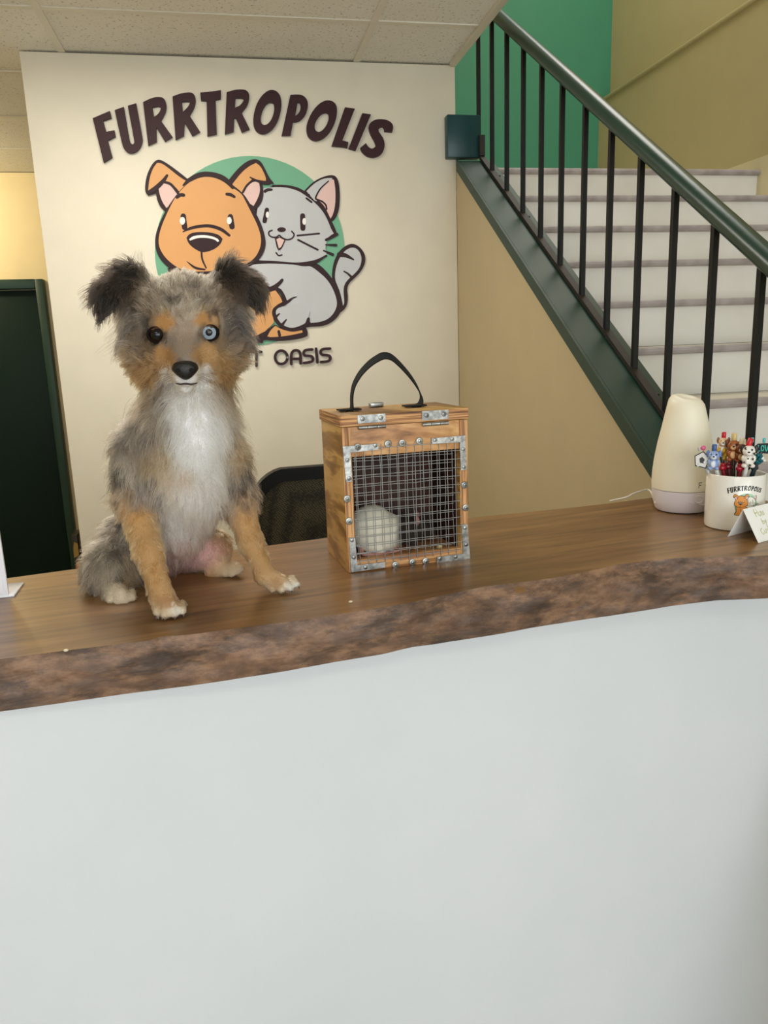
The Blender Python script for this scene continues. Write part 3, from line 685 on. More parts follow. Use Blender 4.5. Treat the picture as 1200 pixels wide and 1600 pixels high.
def screw(parent, x, z, r, y=-0.003, washer=False):
    bm = bmesh.new(); seg = 14
    prof = [(r, 0), (r*0.96, 0.0009), (r*0.55, 0.0015), (0, 0.0016)] if not washer else [(r, 0), (r, 0.0012), (r*0.9, 0.0016), (r*0.55, 0.0016), (r*0.52, 0.0030), (r*0.3, 0.0036), (0, 0.0037)]
    lathe(bm, prof, seg); 
    for v in bm.verts: v.co = Vector((x+v.co.x, y-v.co.z, z+v.co.y))
    o = build('washer_screw' if washer else 'screw', bm, M_zinc, parent, smooth=True)
    bm = bmesh.new(); dd = 0.0038 if washer else 0.0017
    for s in ((r*0.5, 0.0004, r*0.12), (r*0.12, 0.0004, r*0.5)): box(bm, (x, y-dd, z), s)
    build('cross_slot', bm, M_black, o); return o
c5 = crop(520, 680, 1200/220)
def brace(poly, screws):
    pts = [cl(*p) for p in c5(poly)]
    bm = bmesh.new(); plate(bm, [[(p[0], p[2]) for p in pts]], lambda u, v, d: (u, -d, v), 0.001, 0.0032)
    o = build('corner_brace', bm, M_zinc, cg)
    for q in c5(screws): p = cl(*q); screw(o, p[0], p[2], 0.0031, -0.0032)
brace([(80,95),(383,70),(385,122),(145,145),(160,392),(108,398)], [(120,210),(135,365),(357,85)])
brace([(835,25),(1122,0),(1137,292),(1085,297),(1075,58),(840,72)], [(865,40),(1010,30),(1105,118),(1110,268)])
brace([(135,872),(185,868),(205,1105),(440,1075),(442,1122),(152,1165)], [(158,890),(175,1037),(275,1122)])
brace([(1090,760),(1140,752),(1165,1050),(882,1085),(880,1035),(1105,1005)], [(1120,785),(1130,928),(1040,1032),(905,1047)])
for q in c5([(210,100),(468,72),(588,65),(735,48),(120,540),(137,730),(1118,422),(1128,615),(530,1102),(675,1080),(788,1070)]):
    p = cl(*q); screw(cg, p[0], p[2], 0.0054, -0.0016 if q[1] < 860 else -0.0016, True)
def hinge(x0, x1, z0, z1):
    bm = bmesh.new(); box(bm, ((x0+x1)/2, -0.0037, (z0+z1)/2+0.003), (x1-x0, 0.0014, z1-z0-0.004)); h = build('hinge', bm, M_zinc, cg)
    w3 = (x1-x0)/3
    for k in range(3):
        bm = bmesh.new(); tube(bm, [(x0+w3*k+0.0004, -0.0047, z0-0.001), (x0+w3*(k+1)-0.0004, -0.0047, z0-0.001)], 0.0027, 10); build('knuckle', bm, M_zinc, h, smooth=True)
    for fx in (0.17, 0.83): screw(h, x0+(x1-x0)*fx, (z0+z1)/2+0.0035, 0.0036, -0.0044)
a, b = cl(558, 667), cl(601, 651); hinge(a[0], b[0], a[2], CH+LT-0.001)
a, b = cl(658, 662), cl(699, 646); hinge(a[0], b[0], a[2], CH+LT-0.001)
# wire mesh: two layers of welded half-inch wire
def wires(name, x0, x1, z0, z1, y, sp, ox, jit, seed):
    r_ = random.Random(seed); bm = bmesh.new(); x = x0+ox
    while x < x1:
        tube(bm, [(x+r_.uniform(-jit, jit), y+r_.uniform(-jit, jit), z0+(z1-z0)*k/5) for k in range(6)], 0.00055, 5, False); x += sp
    z = z0+0.006
    while z < z1:
        tube(bm, [(x0+(x1-x0)*k/5, y-0.001+r_.uniform(-jit, jit)*.6, z+r_.uniform(-jit, jit)) for k in range(6)], 0.00055, 5, False); z += sp
    o = build(name, bm, M_wire, cg, smooth='all'); return o
wires('wire_mesh', 0.014, CW-0.012, 0.010, CH-0.027, -0.0016, 0.0128, 0.005, 0.0004, 1)
wires('wire_mesh', 0.018, CW-0.018, 0.016, CH-0.045, 0.0150, 0.0128, 0.003, 0.0010, 2)
# strap handle: a ribbon bent into a loop
def ribbon(bm, pts, widths, thick, wdir):
    n = len(pts); rings = []
    for i in range(n):
        t = (Vector(pts[min(i+1, n-1)])-Vector(pts[max(i-1, 0)])).normalized(); w = Vector(wdir[i] if isinstance(wdir, list) else wdir); w = (w-t*w.dot(t)).normalized(); nn = t.cross(w)
        p = Vector(pts[i]); h = widths[i]/2
        rings.append([bm.verts.new(p+w*a_*h+nn*b_*thick/2) for a_, b_ in ((-1, -1), (1, -1), (1, 1), (-1, 1))])
    for a_, b_ in zip(rings[:-1], rings[1:]):
        for k in range(4): bm.faces.new((a_[k], a_[(k+1) % 4], b_[(k+1) % 4], b_[k]))
    bm.faces.new(rings[0]); bm.faces.new(rings[-1])
LZ = CH+LT+0.0008
hp = [(551, 633), (549.5, 618), (553, 600), (563, 582), (577, 567), (590, 558), (600, 554), (611, 556), (624, 567), (640, 585), (652, 603), (658, 618), (657, 628), (655, 633)]
hy = 0.058; P3 = [cl(x, y, hy) for x, y in hp]
z_lo = min(P3[0][2], P3[-1][2])
pts = [(p[0], hy, max(p[2]-z_lo+LZ+0.001, LZ+0.001)) for p in P3]
pts = [(pts[0][0]-0.010, hy, LZ+0.0012), (pts[0][0]-0.002, hy, LZ+0.002)]+pts[1:-1]+[(pts[-1][0]-0.003, hy, LZ+0.002), (pts[-1][0]-0.012, hy, LZ+0.0012)]
pts = [tuple(v) for v in catmull(pts, 4)]
wd = [(0.25*math.sin(math.pi*i/len(pts)), 1.0, 0.55*math.sin(math.pi*i/len(pts))) for i in range(len(pts))]
bm = bmesh.new(); ribbon(bm, pts, [0.019]*len(pts), 0.0019, wd); build('strap_handle', bm, M_strap, cg, smooth=True)
for xx, s in ((pts[0][0], 1), (pts[-1][0], 1)):
    bx('strap_tab', (xx+0.004, hy, LZ+0.0028), (0.034, 0.021, 0.0022), M_strap, cg, bevel=0.0006)
a = cl(578, 636, 0.10); 
bx('latch', (a[0]+0.010, 0.100, LZ+0.004), (0.022, 0.012, 0.007), M_zinc, cg, bevel=0.0015)
# rat inside
def rp(px, py, y):  # carrier-local to world
    x, _, z = cl(px, py, y); return CO+cu*x+cv*y+np.array([0, 0, z])
zf = CZT+0.013
def on_floor(px, y, h): 
    p = rp(px, 830, y); p[2] = zf+h; return p
R_ = [dict(t='c', a=on_floor(580, 0.060, 0.036), b=on_floor(592, 0.062, 0.028), ra=0.036, rb=0.029),
      dict(t='c', a=on_floor(592, 0.062, 0.027), b=on_floor(632, 0.066, 0.024), ra=0.028, rb=0.020, k=.026),
      dict(t='c', a=on_floor(632, 0.066, 0.026), b=on_floor(656, 0.066, 0.026), ra=0.019, rb=0.017, k=.010),
      dict(t='c', a=on_floor(656, 0.064, 0.025), b=on_floor(676, 0.056, 0.019), ra=0.015, rb=0.006, k=.008),
      dict(t='c', a=on_floor(585, 0.040, 0.012), b=on_floor(594, 0.028, 0.006), ra=0.014, rb=0.006, k=.010),
      dict(t='c', a=on_floor(640, 0.050, 0.014), b=on_floor(648, 0.036, 0.005), ra=0.008, rb=0.005, k=.008)]
rv, rf = surface_nets(R_, rp(545, 830, 0.02)-np.array([0.03, 0.03, 0.09]), rp(690, 830, 0.1)+np.array([0.03, 0.03, 0.09]), 0.003)
rme = np_mesh('body', rv, rf); rpx = proj(rv)
wt = np.clip((rpx[:, 0]-618+4*vnoise(rv, 90, 3))/10, 0, 1)[:, None]
pk = np.clip((zf+0.007-rv[:, 2])/0.004, 0, 1)[:, None]
rc = lin_np((232, 226, 208))*(1-wt)+lin_np((46, 38, 34))*wt; rc = rc*(1-pk)+lin_np((214, 158, 146))*pk
vcol(rme, rc)
rat = thing('rat', 'white and dark hooded rat curled behind the wire mesh in the carrier', 'rat', tuple(on_floor(600, 0.06, 0)))
def child(o, t): o.parent = t; o.location = Vector(o.location)-Vector(t.location); return o
M_pinkskin = mat('pink_skin', (206, 148, 138), 0.5)
child(link('body', rme, coat_mat('rat_coat')), rat)
for dy in (-0.012, 0.014):
    p = on_floor(652, 0.064+dy, 0.043); bm = bmesh.new(); ball(bm, p, (0.004, 0.008, 0.009)); child(build('ear', bm, mat('rat_ear', (150, 104, 98), 0.5), smooth='all'), rat)
p = on_floor(667, 0.047, 0.026); bm = bmesh.new(); ball(bm, p, 0.0022); child(build('eye', bm, M_black, smooth='all'), rat)
bm = bmesh.new(); tl = [on_floor(562, 0.05, 0.010), on_floor(566, 0.032, 0.004), on_floor(582, 0.024, 0.003), on_floor(604, 0.024, 0.003), on_floor(622, 0.030, 0.003)]
tube(bm, [tuple(v) for v in catmull(tl, 5)], [0.0040-0.0026*i/20 for i in range(21)], 8); child(build('tail', bm, M_pinkskin, smooth=True), rat)
bm = bmesh.new(); p = on_floor(686, 0.022, 0.0035); box(bm, p, (0.008, 0.006, 0.007), None, 0.001)
tag(build('food_crumb', bm, mat('cheese', (226, 206, 140), 0.6), smooth=True), 'pale yellow crumb of food behind the mesh in the carrier', 'food')
# ------------------------------------------------------------------ office chair behind the counter
ch = thing('office_chair', 'black office chair with a mesh back behind the counter', 'chair', (0.235, 1.93, 0.0), math.radians(4))
def weave():
    m = bpy.data.materials.new('chair_mesh'); m.use_nodes = True; nt = m.node_tree; b = nt.nodes['Principled BSDF']; b.inputs['Roughness'].default_value = 0.8
    tc = nt.nodes.new('ShaderNodeTexCoord'); mp = nt.nodes.new('ShaderNodeMapping'); mp.inputs['Rotation'].default_value = (0, 0.5, 0); mp.inputs['Scale'].default_value = (170, 170, 230)
    vz = nt.nodes.new('ShaderNodeTexVoronoi'); vz.inputs['Scale'].default_value = 1.0; vz.inputs['Randomness'].default_value = 0.25
    r = nt.nodes.new('ShaderNodeValToRGB'); r.color_ramp.elements[0].position = 0.25; r.color_ramp.elements[0].color = (*lin((92, 84, 62)), 1); r.color_ramp.elements[1].position = 0.6; r.color_ramp.elements[1].color = (*lin((38, 34, 26)), 1)
    nt.links.new(tc.outputs['Object'], mp.inputs['Vector']); nt.links.new(mp.outputs['Vector'], vz.inputs['Vector']); nt.links.new(vz.outputs['Distance'], r.inputs['Fac']); nt.links.new(r.outputs['Color'], b.inputs['Base Color'])
    return m
M_plastic = mat('black_plastic', (10, 10, 10), 0.55, spec=0.25)
def back_shape(w, h, r, arch, n=8):
    pts = []
    for cx, cz, a0 in ((w-r, h-r, 0), (-w+r, h-r, 90), (-w+r, r, 180), (w-r, r, 270)):
        for k in range(n+1):
            a = math.radians(a0+90*k/n); pts.append((cx+r*math.cos(a), cz+r*math.sin(a)))
    return [(x, z+(arch*(1-(x/w)**2) if z > h/2 else 0)) for x, z in pts]
o_ = back_shape(0.225, 0.575, 0.085, 0.034); i_ = back_shape(0.204, 0.517, 0.07, 0.032); i_ = [(x, z+0.030) for x, z in i_]
bend = lambda u, v, d: (u, -0.10+0.22*u*u*2+d+0.03*v, 0.515+v)
bm = bmesh.new(); n = len(o_)
F_ = [[bm.verts.new(bend(u, v, d)) for u, v in L] for L in (o_, i_) for d in (-0.016, 0.016)]
for k in range(n):
    j = (k+1) % n
    for a, b in ((0, 1), (2, 3), (0, 2), (1, 3)): bm.faces.new((F_[a][k], F_[a][j], F_[b][j], F_[b][k]))
build('back_frame', bm, M_plastic, ch, smooth=True)
bm = bmesh.new(); cz_ = 0.28
R0 = [[bm.verts.new(bend(u*f, cz_+(v-cz_)*f, 0.0)) for u, v in i_] for f in (1.015, 0.85, 0.7, 0.5, 0.25)]
for a_, b_ in zip(R0[:-1], R0[1:]):
    for k in range(n): bm.faces.new((a_[k], a_[(k+1) % n], b_[(k+1) % n], b_[k]))
bm.faces.new(R0[-1])
build('mesh_back', bm, weave(), ch, smooth='all')
bx('seat', (0, -0.32, 0.47), (0.48, 0.46, 0.07), mat('chair_seat', (26, 26, 27), 0.9, bump=0.2, bscale=200), ch, bevel=0.03)
bx('back_support', (0, -0.055, 0.55), (0.07, 0.03, 0.30), M_plastic, ch, bevel=0.01)
bm = bmesh.new(); tube(bm, [(0, -0.30, 0.09), (0, -0.30, 0.44)], 0.025, 14); build('gas_column', bm, M_plastic, ch, smooth=True)
for k in range(5):
    a = 2*math.pi*k/5+0.3; ex, ey = 0.29*math.cos(a), -0.30+0.29*math.sin(a)
    bm = bmesh.new(); tube(bm, [(0, -0.30, 0.11), (ex, ey, 0.075)], [0.026, 0.016], 8); lg = build('leg', bm, M_plastic, ch, smooth=True)
    bm = bmesh.new(); tube(bm, [(ex-0.02*math.sin(a), ey+0.02*math.cos(a), 0.028), (ex+0.02*math.sin(a), ey-0.02*math.cos(a), 0.028)], 0.028, 14); build('caster', bm, M_plastic, lg, smooth=True)

# ------------------------------------------------------------------ boxes on the hallway floor
def printed_box(name, c, s, cols, label):
    t = thing(name, label, 'box', (c[0], c[1], 0))
    bx('carton', (0, 0, s[2]/2), s, mat(name+'_card', cols[0], 0.45), t, bevel=0.003)
    for k, (z0, z1, cc) in enumerate(cols[1]):
        bm = bmesh.new(); plate(bm, [sm([(-s[0]*0.4, s[2]*z0), (s[0]*0.38, s[2]*(z0+0.03)), (s[0]*0.42, s[2]*z1), (-s[0]*0.1, s[2]*(z1+0.03)), (-s[0]*0.36, s[2]*(z1-0.04))])], lambda u, v, d: (u, -s[1]/2-d, v), 0.0005, 0.0015)
        build('printed_patch', bm, mat(name+'_print%d' % k, cc, 0.5), t)
YBX = 4.3
pa, pb, pc_, pd = onY(110, 836, YBX), onY(121, 836, YBX), onY(122, 838, YBX), onY(140, 838, YBX)
printed_box('product_box', ((pa[0]+pb[0])/2, YBX+0.06, 0), (pb[0]-pa[0]-0.004, 0.12, pa[2]), ((40, 30, 22), [(0.70, 0.88, (168, 134, 60)), (0.48, 0.62, (190, 120, 70)), (0.2, 0.4, (70, 60, 54))]), 'narrow dark box with gold print on the hallway floor by the green door')
printed_box('product_box', ((pc_[0]+pd[0])/2, YBX+0.07, 0), (pd[0]-pc_[0], 0.14, pc_[2]), ((104, 112, 158), [(0.86, 0.95, (60, 24, 40)), (0.52, 0.64, (150, 168, 176)), (0.2, 0.46, (214, 104, 118))]), 'blue and pink printed box on the hallway floor beside the wall end')

# ------------------------------------------------------------------ acrylic sign stand at the left
M_acr = mat('white_sign_face', (240, 240, 246), 0.25, coat=0.4)
s0 = onZ(14, 933, CZT); sg2 = thing('sign_stand', 'white upright sign holder standing on the left end of the counter', 'sign', tuple(s0), math.radians(2))
hgt = onY(12, 778, s0[1])[2]-CZT
bm = bmesh.new(); plate(bm, [sm([(-0.105, 0.002), (0, 0.002), (0, hgt-0.004), (-0.0015, hgt-0.001), (-0.004, hgt), (-0.105, hgt)], 80, 1)], lambda u, v, d: (u, d, v), 0.0, 0.004); build('panel', bm, M_acr, sg2)
bx('foot', (-0.045, 0.030, 0.0015), (0.105, 0.062, 0.003), M_acr, sg2, bevel=0.0008)
bx('printed_sheet', (-0.0545, -0.0004, hgt/2), (0.098, 0.0006, hgt-0.012), mat('paper_white', (244, 242, 248), 0.5), sg2)

# ------------------------------------------------------------------ oil diffuser
M_diff = mat('frosted_cream', (246, 238, 216), 0.42, sub=0.25); M_dbase = mat('white_plastic', (234, 226, 230), 0.35, coat=0.2)
DC = np.array([0.823, 1.285, CZT]); df = thing('oil_diffuser', 'tall cream teardrop oil diffuser with a slanted top on the counter', 'diffuser', tuple(DC))
prof = [(0.0, 0.043), (0.0552, 0.043), (0.0562, 0.055), (0.0553, 0.075), (0.0528, 0.10), (0.0478, 0.13), (0.0425, 0.155), (0.0375, 0.178), (0.0340, 0.194), (0.0318, 0.203), (0.0275, 0.2095), (0.021, 0.2125), (0.014, 0.2125), (0.011, 0.2105), (0.0, 0.2100)]
bm = bmesh.new(); lathe(bm, prof, 48)
for v in bm.verts:      # the top is cut on a slant, lower to the right
    if v.co.z > 0.16: v.co.z += (v.co.z-0.16)/0.05*(-v.co.x*0.10+v.co.y*0.22)
build('cover', bm, M_diff, df, smooth=True)
bm = bmesh.new(); lathe(bm, [(0.0, 0.002), (0.046, 0.002), (0.0485, 0.005), (0.0535, 0.022), (0.0556, 0.042), (0.0, 0.0425)], 48); bs = build('base', bm, M_dbase, df, smooth=True)
bm = bmesh.new(); lathe(bm, [(0.0, 0.0), (0.044, 0.0), (0.044, 0.0025), (0.0, 0.0025)], 32); build('foot_ring', bm, M_black, df)
def on_cyl(R0, a, z): return (R0*math.sin(a), -R0*math.cos(a), z)
vd = math.atan2(DC[0], DC[1])        # turn so that angle 0 faces the camera
def cylp(R0, deg, z): a = math.radians(deg)-vd; return (R0*math.sin(a), -R0*math.cos(a), z)
bm = bmesh.new(); ring = [cylp(0.0545+0.0004*(0), 32+9*math.cos(t_), 0.029+0.0065*math.sin(t_)) for t_ in [2*math.pi*i/20 for i in range(21)]]
tube(bm, ring, 0.0013, 6, False); build('button', bm, M_dbase, bs, smooth=True)
bm = bmesh.new(); tube(bm, [cylp(0.0538-0.0006*abs(k-10)/10, 2+4.2*k, 0.028-0.0115*math.sin(min(k, 14)/14*math.pi*0.5)+0.002*max(0, k-14)) for k in range(21)], 0.0011, 6, False); build('swoosh_ridge', bm, M_dbase, bs, smooth=True)
bm = bmesh.new()
def dcyl(u, v, d): return cylp(0.0560+d, u, v)
for s in ([(30.0, 0.051), (30.0, 0.0605), (36, 0.0605)], [(30.0, 0.056), (34.5, 0.056)]):
    for a_, b_ in zip(s[:-1], s[1:]):
        dx, dz = (b_[0]-a_[0]), (b_[1]-a_[1]); w = 0.0007
        q = [(a_[0]-0.5*(dx == 0), a_[1]-w*(dx != 0)), (b_[0]-0.5*(dx == 0), b_[1]-w*(dx != 0)), (b_[0]+0.5*(dx == 0), b_[1]+w*(dx != 0)), (a_[0]+0.5*(dx == 0), a_[1]+w*(dx != 0))]
        plate(bm, [q], dcyl, -0.0004, 0.0005)
build('printed_letter', bm, mat('grey_print', (96, 96, 92), 0.5), df)
cpx = [(1030, 766), (1015, 766), (1000, 768), (988, 772), (978, 777)]
cp = [onZ(x, y, CZT+0.012-0.010*i/4) for i, (x, y) in enumerate(cpx)]
cp = [DC+np.array([-0.052, 0.006, 0.016])]+cp[1:]+[np.array([cp[-1][0]-0.02, cp[-1][1]+0.03, CZT-0.01])]
cp = [np.array(q) for q in cp]
bm = bmesh.new(); tube(bm, [tuple(v-DC) for v in catmull(cp, 5)], 0.0016, 8); build('power_cord', bm, mat('white_cord', (240, 236, 226), 0.4), df, smooth=True)

# ------------------------------------------------------------------ mug
M_mug = mat('mug_glaze', (242, 238, 230), 0.18, coat=0.5)
MC = np.array([0.832, 1.142, CZT]); MR, MH = 0.0472, 0.0935
mg = thing('mug', 'white printed mug holding novelty pens at the right of the counter', 'mug', tuple(MC))
bm = bmesh.new(); lathe(bm, [(0.0, 0.002), (MR-0.004, 0.0), (MR-0.0008, 0.0015), (MR, 0.005), (MR, MH-0.002), (MR-0.0015, MH), (MR-0.0035, MH-0.0015), (MR-0.004, MH-0.004), (MR-0.004, 0.008), (0.0, 0.007)], 64); build('cup', bm, M_mug, mg, smooth=True)
vm = math.atan2(MC[0], MC[1])
bm = bmesh.new(); ha = math.radians(38)
hd = Vector((math.sin(ha), math.cos(ha), 0)); tube(bm, [tuple(hd*(MR-0.002+0.024*math.sin(t_))+Vector((0, 0, MH*0.5+0.030*math.cos(t_)))) for t_ in [math.pi*i/12 for i in range(13)]], 0.0055, 10); build('handle', bm, M_mug, mg, smooth=True)
SC_M = 0.000128          # metres of print per pixel of the wall sign
def mugfn(u, v, d):      # u,v in sign pixels
    a = (u-380)*SC_M/MR+math.radians(20.5)-vm; return ((MR+d)*math.sin(a), -(MR+d)*math.cos(a), 0.0785-(v-145)*SC_M)
def mug_print(name, items, m):
    bm = bmesh.new()
    for loops, lay in items:
        b2 = bmesh.new(); plate(b2, loops, lambda u, v, d: (u, v, d), lay-0.6, lay)
        u0 = min(p[0] for p in loops[0]); u1 = max(p[0] for p in loops[0]); uu = math.ceil(u0/16)*16
        while uu < u1:
            bmesh.ops.bisect_plane(b2, geom=b2.verts[:]+b2.edges[:]+b2.faces[:], plane_co=(uu, 0, 0), plane_no=(1, 0, 0)); uu += 16
        mp_ = {v: bm.verts.new(mugfn(v.co.x, v.co.y, 0.00012+0.00004*v.co.z)) for v in b2.verts}
        for f in b2.faces:
            try: bm.faces.new([mp_[v] for v in f.verts])
            except ValueError: pass
        b2.free()
    return build(name, bm, m, mg)
mug_print('print_lettering', [(l, 2) for n_, l in letters]+[([stroke(tag_px(s), 4.1)], 2) for n_, ss in tagline_strokes() for s in ss], mat('print_black', (30, 28, 28), 0.4))
mug_print('print_disc', [([ellipse(390, 392, 148, 148, 48)], 0.5)], mat('print_green', (170, 212, 180), 0.4))
for c, key, m in (('ink', 'print_ink', mat('print_black', (30, 28, 28), 0.4)), ('orange', 'print_orange', mat('print_orange', (226, 146, 56), 0.4)), ('gray', 'print_pale', mat('print_pale', (236, 234, 222), 0.4)), ('pink', 'print_pink', M_pink), ('white', 'print_white', M_swhite)):
    mug_print(key, [([l], 1+lay) for f_, n_, cc, lay, l in EMB if cc == c], m)

# ------------------------------------------------------------------ novelty pens in the mug
def pen(px, py, Y, lab, barrel, build_top, lean=None):
    dr = ray(px, py); tt = ((MC-CAM)[:2]@dr[:2])/(dr[:2]@dr[:2]); p = CAM+dr*(tt+(Y-1.105)*0.9); base = np.array([MC[0]+(p[0]-MC[0])*0.15, MC[1]+(p[1]-MC[1])*0.15, CZT+0.012])
    t = thing('novelty_pen', lab, 'pen', tuple(base), group='novelty pens in the mug')
    d = p-base; bm = bmesh.new(); L = np.linalg.norm(d); dn_ = d/L
    tube(bm, [(0, 0, 0), tuple(dn_*0.008), tuple(dn_*(L-0.004))], [0.0012, 0.0034, 0.0034], 10); build('barrel', bm, mat('pen_'+'_'.join(map(str, barrel)), barrel, 0.35), t, smooth=True)
    yaw = math.atan2(p[0], p[1])
    R = Matrix.Rotation(-yaw, 4, 'Z')
    def part(name, blobs, col, rough=0.35):
        bm = bmesh.new()
        for (x, y, z, rx, ry, rz) in blobs:
            c = R@Vector((x, y, z)); ball(bm, Vector(d)+c, (rx, ry, rz), 12, 8)
        return build(name, bm, mat('toy_'+'_'.join(map(str, col)), col, rough), t, smooth='all')
    def cap(name, x, y, z, r, h, col, tilt=0.0):
        bm = bmesh.new(); c = Vector(d)+R@Vector((x, y, z)); ax = Vector((math.sin(tilt), 0, math.cos(tilt)))
        tube(bm, [tuple(c-ax*h/2), tuple(c-ax*h*0.42), tuple(c+ax*h*0.42), tuple(c+ax*h/2)], [r*0.85, r, r, r*0.8], 12); return build(name, bm, mat('toy_'+'_'.join(map(str, col)), col, 0.3), t, smooth=True)
    def flat(name, loop, y, th, col):
        bm = bmesh.new(); plate(bm, [loop], lambda u, v, dd: tuple(Vector(d)+R@Vector((u, y-dd, v))), 0, th); return build(name, bm, mat('toy_'+'_'.join(map(str, col)), col, 0.4), t)
    build_top(part, cap, flat); return t
mm = 0.001
def critter(fur, belly, ear, cap_col, sz=1.0, spots=None, tilt=0.0, snout=True):
    def f(part, cap, flat):
        s = sz*mm
        part('body', [(0, 0, -4*s, 6*s, 4.5*s, 6*s), (-4.5*s, -1*s, -2*s, 2.2*s, 2.2*s, 3.5*s), (4.5*s, -1*s, -2*s, 2.2*s, 2.2*s, 3.5*s), (-3.5*s, -2*s, -9*s, 2.6*s, 3*s, 2.2*s), (3.5*s, -2*s, -9*s, 2.6*s, 3*s, 2.2*s)], fur)
        part('head', [(0, -1.5*s, 5.5*s, 6.6*s, 5*s, 5.6*s)], fur)
        part('ears', [(-6.2*s, -0.5*s, 7.5*s, 2.0*s, 1.6*s, 4.2*s), (6.2*s, -0.5*s, 7.5*s, 2.0*s, 1.6*s, 4.2*s)], ear)
        part('muzzle', [(0, -5.4*s, 3.8*s, 3.4*s, 2.4*s, 2.6*s), (0, -3.6*s, -4*s, 3.4*s, 1.6*s, 4*s)], belly)
        part('face', [(0, -7.9*s, 5.0*s, 1.3*s, 0.8*s, 0.9*s), (-2.6*s, -5.9*s, 7.2*s, 0.9*s, 0.7*s, 1.1*s), (2.6*s, -5.9*s, 7.2*s, 0.9*s, 0.7*s, 1.1*s)], (20, 16, 16))
        if spots: part('spots', [(x*s, y*s, z*s, r*s, 0.6*s, r*s) for x, y, z, r in spots], (24, 20, 20))
        if cap_col: cap('clicker', 0, 0, 14*s, 2.7*s, 8.0*s, cap_col, tilt)
    return f
pen(1115, 719, 1.085, 'pen topped by a pale blue puppy with a blue clicker', (230, 228, 220), critter((150, 172, 216), (224, 230, 242), (104, 130, 190), (62, 92, 150), 1.5))
pen(1130, 697, 1.12, 'pen topped by a tan and white puppy with a red clicker', (190, 150, 110), critter((224, 190, 150), (240, 232, 220), (150, 100, 66), (196, 24, 40), 1.35))
pen(1146, 704, 1.11, 'pen topped by a chestnut brown puppy with a gold clicker', (60, 40, 30), critter((158, 88, 44), (222, 172, 120), (110, 56, 26), (214, 188, 128), 1.65))
pen(1158, 708, 1.105, 'pen topped by a dark brown puppy with a cream clicker', (60, 40, 30), critter((120, 62, 30), (206, 160, 110), (84, 42, 22), (228, 214, 180), 1.45, tilt=0.2))
pen(1170, 713, 1.09, 'pen topped by a white black-spotted puppy with a red clicker', (230, 226, 218), critter((240, 234, 224), (246, 240, 232), (40, 34, 32), (204, 30, 44), 1.7, spots=[(-3.5, -5.6, 8.6, 1.3), (3.8, -4.4, -2, 1.1), (-3.6, -4.0, -5.5, 1.2), (1.5, -5.2, -8, 1.0), (4.6, -5.0, 3.6, 1.0), (-0.5, -5.4, -1.6, 0.9)], tilt=0.35))
def kennel(part, cap, flat):
    hs = [(-8, -9), (5, -12), (9, 2), (1, 10), (-9, 4)]
    flat('house_back', [(x*mm*1.35, z*mm*1.35) for x, z in hs], 0.0, 0.003, (26, 26, 28)); flat('house', [(x*mm*1.18, z*mm*1.18) for x, z in hs], -0.003, 0.001, (232, 230, 226))
    flat('doorway', sm([(-3*mm, -6*mm), (3*mm, -7*mm), (4*mm, 0), (0, 4*mm), (-4*mm, 1*mm)]), -0.004, 0.0006, (60, 60, 62))
    part('bone', [(-6*mm, -5*mm, -11*mm, 2*mm, 1.6*mm, 2*mm), (-8*mm, -5*mm, -8.5*mm, 2*mm, 1.6*mm, 2*mm), (-2*mm, -5*mm, -8*mm, 5*mm, 1.4*mm, 1.5*mm), (4*mm, -5*mm, -5*mm, 2*mm, 1.6*mm, 2*mm)], (240, 238, 232))
    cap('clicker', -5*mm, 0, 17*mm, 2.6*mm, 7*mm, (206, 200, 196), -0.3); part('heart_bead', [(1*mm, -1*mm, 19*mm, 4.4*mm, 3*mm, 4.4*mm)], (222, 98, 142))
pen(1097, 717, 1.09, 'pen topped by a black and white dog kennel with a bone', (200, 200, 200), kennel)
def gold(part, cap, flat):
    part('petal_ring', [(8*mm*math.cos(a), 0, 8*mm*math.sin(a), 4.4*mm, 3*mm, 4.4*mm) for a in [i*math.pi/3 for i in range(6)]], (196, 156, 28)); part('centre', [(0, -1*mm, 0, 3*mm, 2*mm, 3*mm)], (110, 84, 16))
pen(1127, 710, 1.115, 'pen topped by a mustard yellow flower behind the blue puppy', (40, 40, 40), gold)
def word(part, cap, flat):
    flat('bubble', sm([(-9*mm, -5*mm), (6*mm, -10*mm), (20*mm, -6*mm), (22*mm, 6*mm), (8*mm, 9*mm), (-8*mm, 7*mm)]), 0.0, 0.003, (18, 22, 24))
    for k, s in enumerate(([[(-6, 5), (-6.5, -4), (-3, -4.5)]], [[(0.5+2*math.cos(a), 0.3+4.4*math.sin(a)) for a in [2*math.pi*i/10 for i in range(11)]]], [[(4, 5), (6.5, -5), (9, 5)]], [[(14.5, 5), (11, 4.5), (11, -4.5), (15, -4.5)], [(11, 0), (14, 0)]])):
        for q in s: flat('letter_stroke', stroke([(x*mm*1000, z*mm*1000) for x, z in q], 1.5) and [(x*mm, z*mm) for x, z in stroke(q, 1.5)], -0.003, 0.0012, (72, 196, 180))
    cap('clicker', 2*mm, 0, 13*mm, 2.4*mm, 8*mm, (84, 190, 196)); cap('clicker', -16*mm, 2*mm, 13*mm, 2.4*mm, 8*mm, (84, 190, 196))
pen(1191, 700, 1.12, 'pen topped by a black bubble with teal lettering', (30, 60, 60), word)
